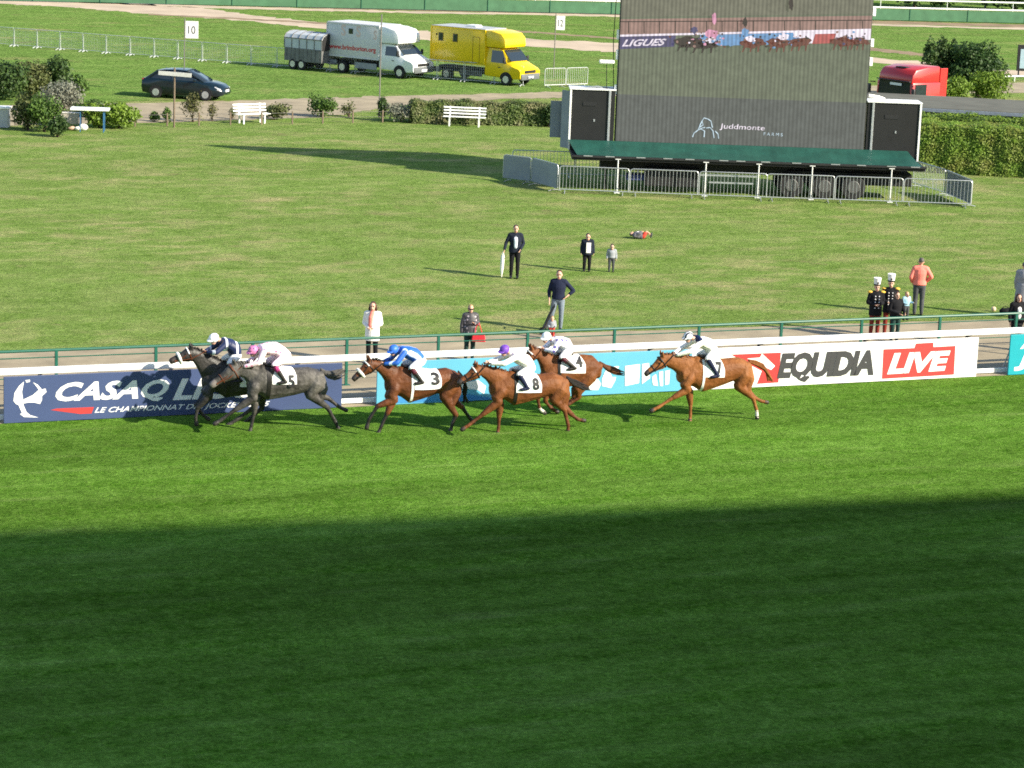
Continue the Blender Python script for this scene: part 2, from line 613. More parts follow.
# 1 navy
rt, fr, L1, h1 = make_board("navy blue board with white word CASAQ and a horse head emblem", 4, 341.5, 377, 363.2, 424, 406.7, NAVY)
q = lambda px, py: fr.uz(px, py)
text_on(rt, "CASAQ", [q(51.5, 405), q(164, 401), q(172, 379), q(60, 382.5)], PWHITE, YF, bold=.035, shear=.12, spacing=1.02)
text_on(rt, "LIGUES", [q(172.5, 400.5), q(292, 396), q(298, 374.5), q(179, 378.5)], PWHITE, YF, bold=.035, shear=.12, spacing=1.02)
text_on(rt, "LE CHAMPIONNAT DES JOCKEYS 2015", [q(94, 414.5), q(268, 407.5), q(270, 401), q(96, 407.5)], PWHITE, YF, bold=.012, shear=.2)
flat_on(rt, [q(50.5, 410), q(57, 408.5), q(94, 407), q(91.5, 413.5), q(80, 414)], PRED, YF, "red_wedge")
# emblem: arc of a neck, mane and jockey
def bez(pts, r_=1):
    return [q(*p) for p in pts]
flat_on(rt, bez([(24, 381.5), (19, 386), (14.5, 393), (13.5, 401), (16, 404), (18.5, 405), (22, 413), (20, 414), (24, 417), (38.5, 417.5), (30, 415), (26.5, 412), (23.5, 405), (23, 399), (22, 392)]), PWHITE, YF, "emblem")
flat_on(rt, bez([(23.5, 399.5), (33, 395), (38, 390.5), (45.5, 388.5), (46.5, 392), (42, 396), (42, 400), (40, 404), (34, 402.5), (28, 402.5), (24, 403.5)]), PWHITE, YF, "emblem")
flat_on(rt, bez([(33, 382.3), (37.5, 384.5), (42, 389.5), (39.5, 391), (36.5, 386.5)]), PWHITE, YF, "emblem")
flat_on(rt, bez([(25.3, 380.2), (30, 379.6), (30, 381.8), (26.5, 382.6)]), PWHITE, YF, "emblem")
# 2 light blue
rt, fr, L2, h2 = make_board("light blue board with white slanted letter blocks and a darker wave", 376.5, 690, 362.5, 348, 404.8, 389.5, CYAN)
flat_on(rt, [q(382, 403.9), q(390, 396), q(420, 389), q(432, 391), (q(445, 399)), q(468, 394), q(480, 396), q(500, 399.4)], PBLUE, YF, "wave")
flat_on(rt, [q(447, 389), q(455, 384), q(478, 380), (q(486, 386)), q(484, 394), q(478, 390), q(462, 388), q(452, 393)], PWHITE, YF - .004, "letter_block")
for poly in ([(602, 379), (607, 367), (619, 366), (618, 370), (610, 372), (612, 377), (616, 377), (615, 381), (611, 388), (602, 386)],
             [(588, 390), (592, 378), (598, 379), (601, 384), (598, 390)],
             [(625, 366), (640, 364), (639, 383), (625, 386)], [(642, 364), (649, 363), (650, 378), (642, 384)],
             [(652, 377), (656, 374), (658, 386), (653, 385)], [(659, 372), (663, 371), (663, 386), (660, 386)], [(665, 371), (670, 370), (669, 384), (665, 385)],
             [(560, 372), (572, 371), (571, 376), (563, 377)]):
    flat_on(rt, [q(*p) for p in poly], PWHITE, YF - .004, "letter_block")
# 3 white
rt, fr, L3, h3 = make_board("white board with grey word EQUIDIA and a red LIVE block", 690.3, 976, 350.2, 338.5, 391.5, 377, PWHITE)
flat_on(rt, [q(731, 354.5), q(781, 352.5), q(778.5, 382.5), q(757, 384), q(762, 371)], PRED, YF, "red_block")
flat_on(rt, [q(747, 358.5), q(760, 357.5), q(762, 353.5), q(775, 366), q(771, 370)], PWHITE, YF - .004, "arrow")
text_on(rt, "EQUIDIA", [q(776.5, 383), q(873, 379.5), q(876, 349.5), q(779.5, 353)], PGREY, YF - .008, bold=.05, shear=.16, spacing=.92)
flat_on(rt, [q(882, 378.9), q(954, 374.6), q(955.5, 345.8), q(933.5, 347), q(933.5, 342.5), q(916, 343.5), q(914.5, 348), q(883.5, 349.3)], PSALMON, YF, "red_block")
text_on(rt, "LIVE", [q(887, 374.5), q(947.5, 370.6), q(950.5, 350.5), q(891, 353.3)], PWHITE, YF - .004, bold=.05, shear=.14, spacing=.95)
# 4 turquoise
rt, fr, L4, h4 = make_board("turquoise board with white lettering cut by the right frame edge", 1008, 1130, 336.5, 331.2, 376, 371, TURQ)
text_on(rt, "Ju", [q(1014, 371), q(1046, 369), q(1047, 350), q(1016, 352)], PWHITE, YF, bold=.06, shear=.2)
text_on(rt, "A", [q(1020, 349), q(1032, 348.4), q(1033, 338), q(1022, 338.5)], PWHITE, YF, bold=.04, shear=.2)

# ------------------------------------------------------------------ white running rail behind the boards
za = BF.uz(0, 370.5, .30); zb = BF.uz(1024, 331.5, .30)
RAILZ = (za.z + zb.z) / 2
rail = thing("running_rail", "long white plastic running rail above the advertising boards", "running rail", tr(0, .30), BRZ)
MB().box((10, 0, RAILZ), (70, .09, .165), bev=.03).build("top_rail", WHITEP, rail, True)
MB().box((10, .02, .09), (70, .05, .12), bev=.01).build("foot_rail", WHITEP, rail)
for k in range(-8, 18):
    x = .95 + 3.16 * k
    MB().box((x + 1.4, 0, RAILZ), (.16, .098, .173), bev=.03).build("joint_sleeve", M("rail_sleeve", (.62, .62, .60), .45, var=.1), rail)
    MB().tube([(x, .34, 0), (x, .34, .75), (x, .28, RAILZ - .16), (x, .05, RAILZ - .06), (x, .0, RAILZ - .02)], [.035, .035, .04, .05, .055], 8).build("post", BLACKP, rail, True)

# ------------------------------------------------------------------ green public fence, posts every 2.48 m
fb = at(347, 385)
fence = thing("public_fence", "dark green steel post and rail fence beside the sand path", "fence", (fb.x, fb.y, 0), BRZ)
MB().tube([(-30, 0, 1.2), (45, 0, 1.2)], .037, 8).build("top_rail", GREENP, fence)
MB().tube([(-30, .03, 1.02), (45, .03, 1.02)], .014, 6).build("middle_rail", GREENP, fence)
MB().tube([(-30, .03, .52), (45, .03, .52)], .012, 6).build("lower_rail", GREENP, fence)
for k in range(-10, 17):
    x = 2.477 * k - .03
    MB().box((x, 0, .6), (.075, .06, 1.19), bev=.008).box((x, 0, .008), (.2, .16, .016)).build("post", GREENP, fence)

# ================================================================== racehorses
def coat_mat(name, base, light, rough=.5, dapple=False):
    m, N, L, P = new_mat(name)
    tc = N.new("ShaderNodeTexCoord")
    f = noise(N, L, tc.outputs['Object'], 2.4, 4)
    c = ramp(N, L, f, [(.36, base), (.68, light)])
    if dapple:
        v = N.new("ShaderNodeTexVoronoi")
        v.inputs['Scale'].default_value = 11
        L.new(tc.outputs['Object'], v.inputs['Vector'])
        d = ramp(N, L, v.outputs['Distance'], [(.15, (1.5, 1.5, 1.5)), (.55, (.75, .75, .75))])
        c = mixc(N, L, .5, c, mixc(N, L, 1.0, c, d, 'MULTIPLY'))
    hf = noise(N, L, tc.outputs['Object'], 45, 3)
    c = mixc(N, L, .35, c, mixc(N, L, 1.0, c, ramp(N, L, hf, [(.3, (.6, .6, .6)), (.7, (1.3, 1.3, 1.3))]), 'MULTIPLY'))
    L.new(c, P.inputs['Base Color'])
    P.inputs['Roughness'].default_value = rough
    P.inputs['Specular IOR Level'].default_value = .26
    b = N.new("ShaderNodeBump")
    b.inputs['Strength'].default_value = .6
    b.inputs['Distance'].default_value = .06
    L.new(noise(N, L, tc.outputs['Object'], 6.5, 4), b.inputs['Height'])
    L.new(b.outputs[0], P.inputs['Normal'])
    return m
CH = coat_mat("chestnut_coat", (.118, .037, .010), (.205, .072, .020), .62)
CH2 = coat_mat("liver_chestnut_coat", (.080, .024, .008), (.145, .046, .015), .62)
CH3 = coat_mat("bright_chestnut_coat", (.165, .055, .013), (.275, .104, .029), .62)
BAY = coat_mat("bay_coat", (.078, .025, .009), (.165, .055, .019), .55)
GREY = coat_mat("iron_grey_coat", (.036, .033, .030), (.125, .116, .106), .55, True)
GREYD = coat_mat("dark_grey_coat", (.022, .020, .019), (.055, .050, .047), .42, True)
HBLACK = M("black_hair", (.014, .011, .010), .5, var=.3, scale=20)
HGREY = M("grey_hair", (.075, .070, .066), .5, var=.4, scale=18)
HCH = M("chestnut_hair", (.095, .030, .010), .5, var=.35, scale=18)
HOOF = M("hoof_horn", (.030, .025, .022), .5)
SOCK = M("white_hair", (.62, .58, .52), .7)
MUZ = M("muzzle_skin", (.030, .022, .020), .55)
MUZG = M("grey_muzzle_skin", (.16, .14, .13), .6)
EYE = M("dark_eye", (.006, .005, .005), .15)
LEATHER = M("black_leather", (.014, .012, .012), .4)
BROWNL = M("brown_leather", (.10, .030, .012), .45)
FLEECE = M("white_fleece", (.80, .78, .74), .9, bump=.6, scale=12)
CLOTH = M("white_saddle_cloth", (.83, .83, .83), .7, var=.03)
INK = M("black_ink", (.012, .012, .014), .6)
RED = M("red_strap", (.42, .03, .03), .5)

def ring2(T, B, w_, n=14, y=0.0, pw=1.0):
    """upright oval between a top and a bottom point (u, z)"""
    T, B = Vector((T[0], y, T[-1])), Vector((B[0], y, B[-1]))
    c, h = (T + B) / 2, (T - B) / 2
    out = []
    for j in range(n):
        a = 2 * PI * j / n
        ca, sa = math.cos(a), math.sin(a)
        sx = math.copysign(abs(sa) ** pw, sa)
        out.append(c + h * ca + Vector((0, w_ * sx, 0)))
    return out
def fine_text(s, bold):
    vs, fs = text_geo(s, bold)
    bm = bmesh.new()
    bv = [bm.verts.new((a, b, 0)) for a, b in vs]
    for f in fs:
        try: bm.faces.new([bv[k] for k in f])
        except ValueError: pass
    bmesh.ops.triangulate(bm, faces=bm.faces[:])
    for _ in range(4):
        lg = [e for e in bm.edges if e.calc_length() > .12]
        if not lg: break
        bmesh.ops.subdivide_edges(bm, edges=lg, cuts=1)
        bmesh.ops.triangulate(bm, faces=[f for f in bm.faces if len(f.verts) > 3])
    bm.verts.index_update()
    out = [v.co[:2] for v in bm.verts], [tuple(v.index for v in f.verts) for f in bm.faces]
    bm.free()
    return out
def horse(D):
    base = at(*D['base'])
    rz = R(180 + 21.98 + D.get('turn', 0))
    yv = Vector((-math.sin(rz), math.cos(rz), 0))
    p0 = base - yv * D.get('baseoff', .10)
    F = Frame(p0, rz)
    root = thing("racehorse", D['label'], "horse", p0, rz, "racehorses galloping along the rail")
    T = lambda q, y=0.0: F.uz(q[0], q[1], y)
    g = {k: T(D[k]) for k in ('poll', 'muzzle', 'throat', 'withers', 'back', 'croup', 'dock', 'buttock', 'chest', 'girth', 'flank')}
    coat, low = D['coat'], D.get('low', 'coat')
    S = Shape()
    lp = lambda a, b, t: a.lerp(b, t)
    V = lambda u, z: Vector((u, 0, z))
    # ---- trunk
    W, Bk, C, Dk, Bt, Ch, Gi, Fl = (g[k] for k in ('withers', 'back', 'croup', 'dock', 'buttock', 'chest', 'girth', 'flank'))
    S.loft([ring2(Ch + V(.02, .17), Ch + V(.0, -.06), .09),
            ring2(Ch + V(-.06, .30), Ch + V(-.10, -.12), .185),
            ring2(lp(W, Ch, .40) + V(.02, .10), lp(Ch, Gi, .62) + V(0, .02), .225),
            ring2(W + V(.03, .0), Gi + V(.02, .01), .245, pw=.9),
            ring2(lp(W, Bk, .5), lp(Gi, Fl, .38) + V(0, .0), .275, pw=.9),
            ring2(Bk, lp(Gi, Fl, .78), .285, pw=.9),
            ring2(lp(Bk, C, .6), Fl + V(-.06, .02), .270, pw=.9),
            ring2(C + V(0, -.0), lp(Fl, Bt, .40) + V(0, -.03), .270, pw=.95),
            ring2(lp(C, Dk, .62), lp(Fl, Bt, .72) + V(0, -.06), .235),
            ring2(Dk + V(.02, -.03), Bt + V(.05, -.10), .165),
            ring2(Dk + V(-.03, -.09), Bt + V(.0, -.04), .07)], 'coat')
    # ---- neck
    Po, Mz, Th = g['poll'], g['muzzle'], g['throat']
    nb, nt_ = Ch + V(-.03, .05), W + V(.06, -.03)
    dirn = lp(Po, Th, .5) - lp(nb, nt_, .5)
    def nk(t, wt, bulge=0.0):
        a = lp(nt_, Po, t); b = lp(nb, Th, t)
        return ring2(a + V(0, .035 * math.sin(PI * t)), b + V(.0, .05 * math.sin(PI * t)), wt)
    S.loft([nk(-.12, .14), nk(.0, .155), nk(.25, .130), nk(.5, .105), nk(.75, .088), nk(1.0, .080)], 'coat')
    # ---- head
    hd = (Mz - lp(Po, Th, .45))
    hl = max(hd.length, .48); hd.normalize()
    nrm = Vector((-hd.z, 0, hd.x))
    if nrm.z < 0: nrm = -nrm                                  # face side
    hc = lp(Po, Th, .45)
    hk_ = D.get('headk', 1.12)
    st = [(-.06, .11, .10, .075), (.10, .135, .155, .095), (.24, .120, .150, .098), (.40, .095, .115, .078), (.62, .082, .075, .060), (.80, .075, .062, .056), (.94, .068, .062, .060), (1.04, .048, .052, .045)]
    st = [(t_, a_ * hk_, b_ * hk_, c_ * hk_) for t_, a_, b_, c_ in st]
    rings = []
    for t, up_, dn_, w_ in st:
        c = hc + hd * (hl * t)
        rings.append((c + nrm * up_, c - nrm * dn_, w_))
    S.loft([ring2(*r_) for r_ in rings[:5]], 'coat')
    S.loft([ring2(*r_) for r_ in rings[3:6]], 'coat')
    S.loft([ring2(*r_) for r_ in rings[5:]], 'muz')
    for sg in (1, -1):
        S.ell(hc + hd * (hl * .27) + nrm * .055 + Vector((0, sg * .088, 0)), (.030, .018, .026), 'eye')
        S.ell(hc + hd * (hl * .97) + nrm * .015 + Vector((0, sg * .052, 0)), (.020, .014, .022), 'eye')
        e0 = hc + nrm * .09 - hd * .02 + Vector((0, sg * .055, 0))
        S.tube([e0, e0 + nrm * .08 - hd * .03 + Vector((0, sg * .015, 0)), e0 + nrm * .15 - hd * .075 + Vector((0, sg * .01, 0))], [.034, .036, .012], 'coat', 8)
    # ---- legs
    def leg(pts, ys, rad, tags):
        P = [T(p, y) for p, y in zip(pts, ys)]
        for k in range(len(P) - 1):
            S.tube([P[k], lp(P[k], P[k + 1], .5), P[k + 1]], rad[k], tags[k], 10)
        d = (P[-1] - P[-2]).normalized()
        return P
    sock = D.get('socks', ())
    for nm, sg in (('fore_a', D['side_a']), ('fore_b', -D['side_a'])):
        pts = D[nm]                                             # elbow, knee, fetlock, hoof
        y = sg * .15
        el = T(pts[0], y)
        S.tube([lp(el, W, .70) + Vector((-.02, y * .05, 0)), lp(el, W, .34) + Vector((.05, y * .25, 0)), lp(el, Ch, .30) + Vector((.0, y * .15, .03)), el + Vector((0, y * .1, 0))], [.08, .135, .135, .110], 'coat', 12)
        lo_ = 'sock' if nm in sock else low
        leg(pts, (y, y * .85, y * .75, y * .7), [(.112, .090, .062), (.056, .041, .048), (.046, .042, .056)], ['coat', low, lo_])
        P3 = T(pts[3], y * .7); P2 = T(pts[2], y * .75); d = (P3 - P2).normalized()
        S.tube([P3 - d * .01, P3 + d * .055], [.052, .060], 'hoof', 10)
    for nm, sg in (('hind_a', D['hside_a']), ('hind_b', -D['hside_a'])):
        pts = D[nm]                                             # stifle, hock, fetlock, hoof
        y = sg * .15
        sf = T(pts[0], y)
        hip = lp(lp(C, Dk, .45), Bt, .42) + Vector((.03, y * .75, -.02))
        S.tube([hip + V(.05, .0), lp(hip, sf, .45) + Vector((-.03, y * .12, 0)), sf + V(-.02, -.01)], [.135, .175, .128], 'coat', 14)
        S.tube([hip + V(-.02, .02), lp(hip, T(pts[1], y), .45) + V(-.02, .03), lp(sf, T(pts[1], y), .55) + V(-.01, 0)], [.11, .115, .075], 'coat', 12)
        lo_ = 'sock' if nm in sock else low
        leg(pts, (y, y * .85, y * .8, y * .75), [(.132, .100, .064), (.062, .045, .051), (.048, .043, .056)], ['coat', low, lo_])
        hk = T(pts[1], y * .85); d0 = (hk - sf).normalized()
        S.tube([hk - d0 * .10 + V(-.035, .02), hk + V(-.05, .012)], [.022, .030], low, 8)
        P3 = T(pts[3], y * .75); P2 = T(pts[2], y * .8); d = (P3 - P2).normalized()
        S.tube([P3 - d * .01, P3 + d * .055], [.052, .058], 'hoof', 10)
    mats = {'coat': coat, 'low': D.get('lowmat', HBLACK), 'muz': D.get('muz', MUZ), 'eye': EYE, 'hoof': HOOF, 'sock': SOCK}
    body = S.build("body", mats, root, voxel=.017, smooth=9)
    bvh = BVHTree.FromPolygons([v.co[:] for v in body.data.vertices], [tuple(p.vertices) for p in body.data.polygons])
    hair = D.get('hair', HBLACK)
    # ---- mane and forelock
    r_ = random.Random(D['num'])
    mn = MB()
    for k in range(26):
        t = k / 25
        a = lp(nt_, Po, t) + V(0, .035 * math.sin(PI * t) + .012)
        b = a + Vector((-.03 + r_.uniform(-.03, .03), r_.uniform(-.02, .09), r_.uniform(-.10, .03)))
        mn.tube([a + V(0, -.02), lp(a, b, .5) + V(0, .025), b], [.022, .018, .005], 5)
    mn.build("mane", hair, root, True)
    # ---- tail: strands
    tl = [T(p) for p in D['tail']]
    tm = MB()
    for k in range(22):
        a, yo = r_.uniform(0, 2 * PI), r_.uniform(.2, 1)
        pts, rs = [], []
        for i, p in enumerate(tl):
            s_ = i / (len(tl) - 1)
            rr = (.022 + .075 * math.sin(PI * min(1, s_ * .62 + .08)) * (1 if s_ < .99 else .6)) * yo
            pts.append(p + Vector((math.cos(a) * rr * .5 - (r_.uniform(0, .16) if i == len(tl) - 1 else 0), math.sin(a) * rr * .7, math.cos(a) * rr)))
            rs.append((.020, .030, .028, .022, .006)[min(4, int(s_ * 4.01))])
        tm.tube(pts, rs, 6)
    tm.build("tail", D.get('tailmat', hair), root, True)
    # ---- saddle cloth, wrapped over the back; number projected on to it
    tlq, trq, brq, blq = [T(p, .27) for p in D['cloth']]
    zc = (tlq.z + blq.z) / 2 - .02
    def wrap(u_at, th0, n=22, m=12, off=.016):
        rows = []
        for i in range(m + 1):
            row = []
            for j in range(n + 1):
                th = th0 + (PI - 2 * th0) * j / n
                dv = Vector((0, math.cos(th), math.sin(th)))
                u = u_at(i / m, abs(math.sin(max(0, min(PI, th)))) if th0 >= 0 else max(0, math.sin(th)))
                c = Vector((u, 0, zc))
                hit = bvh.ray_cast(c + dv * 1.2, -dv, 1.2)[0]
                pnt = (hit if hit is not None else c + dv * .28) + dv * off
                row.append(pnt)
            rows.append(row)
        return rows
    def sheetmesh(rows, thick=.012):
        m_ = MB()
        n = len(rows[0])
        vs = [p for r2 in rows for p in r2]
        fs = [(i * n + j, (i + 1) * n + j, (i + 1) * n + j + 1, i * n + j + 1) for i in range(len(rows) - 1) for j in range(n - 1)]
        bm = bmesh.new()
        bv = [bm.verts.new(p) for p in vs]
        for f in fs: bm.faces.new([bv[k] for k in f])
        bmesh.ops.recalc_face_normals(bm, faces=bm.faces)
        bmesh.ops.solidify(bm, geom=bm.faces[:], thickness=thick)
        return m_.bm(bm)
    thb = math.atan2(blq.z - zc, .30)
    ul = lambda s_, h: (tlq.x + (trq.x - tlq.x) * s_) * max(h, .0) + (blq.x + (brq.x - blq.x) * s_) * (1 - max(h, .0))
    rows = wrap(ul, thb)
    cloth = sheetmesh(rows).build("saddle_cloth", CLOTH, root, True)
    nv = len(rows[0])
    cb = BVHTree.FromPolygons([v.co[:] for v in cloth.data.vertices], [tuple(p.vertices) for p in cloth.data.polygons])
    if D.get('numrect'):
        x0, y0, x1, y1 = D['numrect']
        vs, fs = fine_text(str(D['num']), .035)
        a0, a1 = T((x0, y1), .3), T((x1, y1), .3)
        b0, b1 = T((x0, y0), .3), T((x1, y0), .3)
        out = []
        for a, b in vs:
            p = (a0.lerp(a1, a)).lerp(b0.lerp(b1, a), b)
            hit = cb.ray_cast(Vector((p.x, 1.2, p.z)), Vector((0, -1, 0)), 2)[0]
            yy = hit.y if hit is not None else .3
            out.append((p.x, yy + .020, p.z))
        me = bpy.data.meshes.new("number")
        me.from_pydata(out, [], fs)
        link("number", me, INK, cloth)
    # ---- girth
    gx0 = T(D['strap'], .27).x
    rows = []
    zg = (W.z + Gi.z) / 2
    for s_ in (-1, 1):
        row = []
        for j in range(29):
            th = R(70) - R(320) * j / 28
            dv = Vector((0, math.cos(th), math.sin(th)))
            c = Vector((gx0 + s_ * D.get('girthw', .042), 0, zg))
            hit = bvh.ray_cast(c + dv * 1.2, -dv, 1.2)[0]
            row.append((hit if hit is not None else c + dv * .25) + dv * .012)
        rows.append(row)
    sheetmesh(rows, .01).build("girth", D.get('girthmat', LEATHER), root, True)
    # ---- saddle
    sx = W.x - .22
    sm = Shape()
    topz = lambda u: (bvh.ray_cast(Vector((u, 0, 3)), Vector((0, 0, -1)), 3)[0] or Vector((u, 0, Bk.z))).z
    sm.loft([ring2((sx + .20, 0, topz(sx + .20) + .07), (sx + .20, 0, topz(sx + .2) - .02), .05),
             ring2((sx + .10, 0, topz(sx + .10) + .05), (sx + .10, 0, topz(sx + .1) - .03), .12),
             ring2((sx - .08, 0, topz(sx - .08) + .05), (sx - .08, 0, topz(sx - .08) - .03), .14),
             ring2((sx - .22, 0, topz(sx - .22) + .075), (sx - .22, 0, topz(sx - .22) - .02), .09)], 's')
    sm.build("saddle", {'s': LEATHER}, root, voxel=.02)
    # ---- bridle
    br = MB()
    def hring(t, grow=.008):
        k = [s_[0] for s_ in st]
        i = max(0, min(len(k) - 2, next((j for j in range(len(k) - 1) if k[j + 1] >= t), len(k) - 2)))
        f = (t - k[i]) / (k[i + 1] - k[i])
        up_, dn_, w_ = [st[i][j] + (st[i + 1][j] - st[i][j]) * f + grow for j in (1, 2, 3)]
        c = hc + hd * (hl * t)
        return ring2(c + nrm * up_, c - nrm * dn_, w_)
    strap = D.get('bridle', LEATHER)
    br.tube(hring(.10, .004), .014, 5, True)
    br.tube(hring(.58, .004), .013, 5, True)
    bit = {}
    for sg in (1, -1):
        top = hc + nrm * .06 + Vector((0, sg * .098, 0)) + hd * (hl * .08)
        b_ = hc + hd * (hl * .80) - nrm * .02 + Vector((0, sg * .066, 0))
        bit[sg] = b_
        br.tube([top, hc + hd * (hl * .42) + Vector((0, sg * .094, 0)), b_], .013, 5)
        br.tube([b_ + hd * .02, b_ - hd * .02], .024, 8)
    bo = br.build("bridle", strap, root)
    bb = MB()
    r12 = hring(.13, .010)
    bb.tube([r12[k % 14] for k in (-3, -2, -1, 0, 1, 2, 3)], .018, 5)
    bb.build("browband", D.get('brow', CLOTH), bo)
    if D.get('fleece'):
        nb_ = MB(); nb_.tube(hring(.58, .024), .036, 8, True)
        nb_.build("noseband", FLEECE, bo, True)
    hand = [T(D['hand'], .08), T(D['hand'], -.08)]
    rn = MB()
    for sg, h_ in zip((1, -1), hand):
        mid = lp(bit[sg], h_, .5) + Vector((0, sg * .06, -.05))
        rn.tube([bit[sg], mid, h_], .011, 5)
    rn.build("reins", D.get('bridle', LEATHER), bo)
    # breast girth hint of muscle is in the body; return frame for the rider
    zs = [v.co.z for v in body.data.vertices]
    print('HORSE', D['num'], 'minz %.3f' % min(zs), 'withers %.2f' % W.z, 'len %.2f' % (max(v.co.x for v in body.data.vertices) - min(v.co.x for v in body.data.vertices)), 'scale %.1f' % px_per_m(p0))
    return F, root

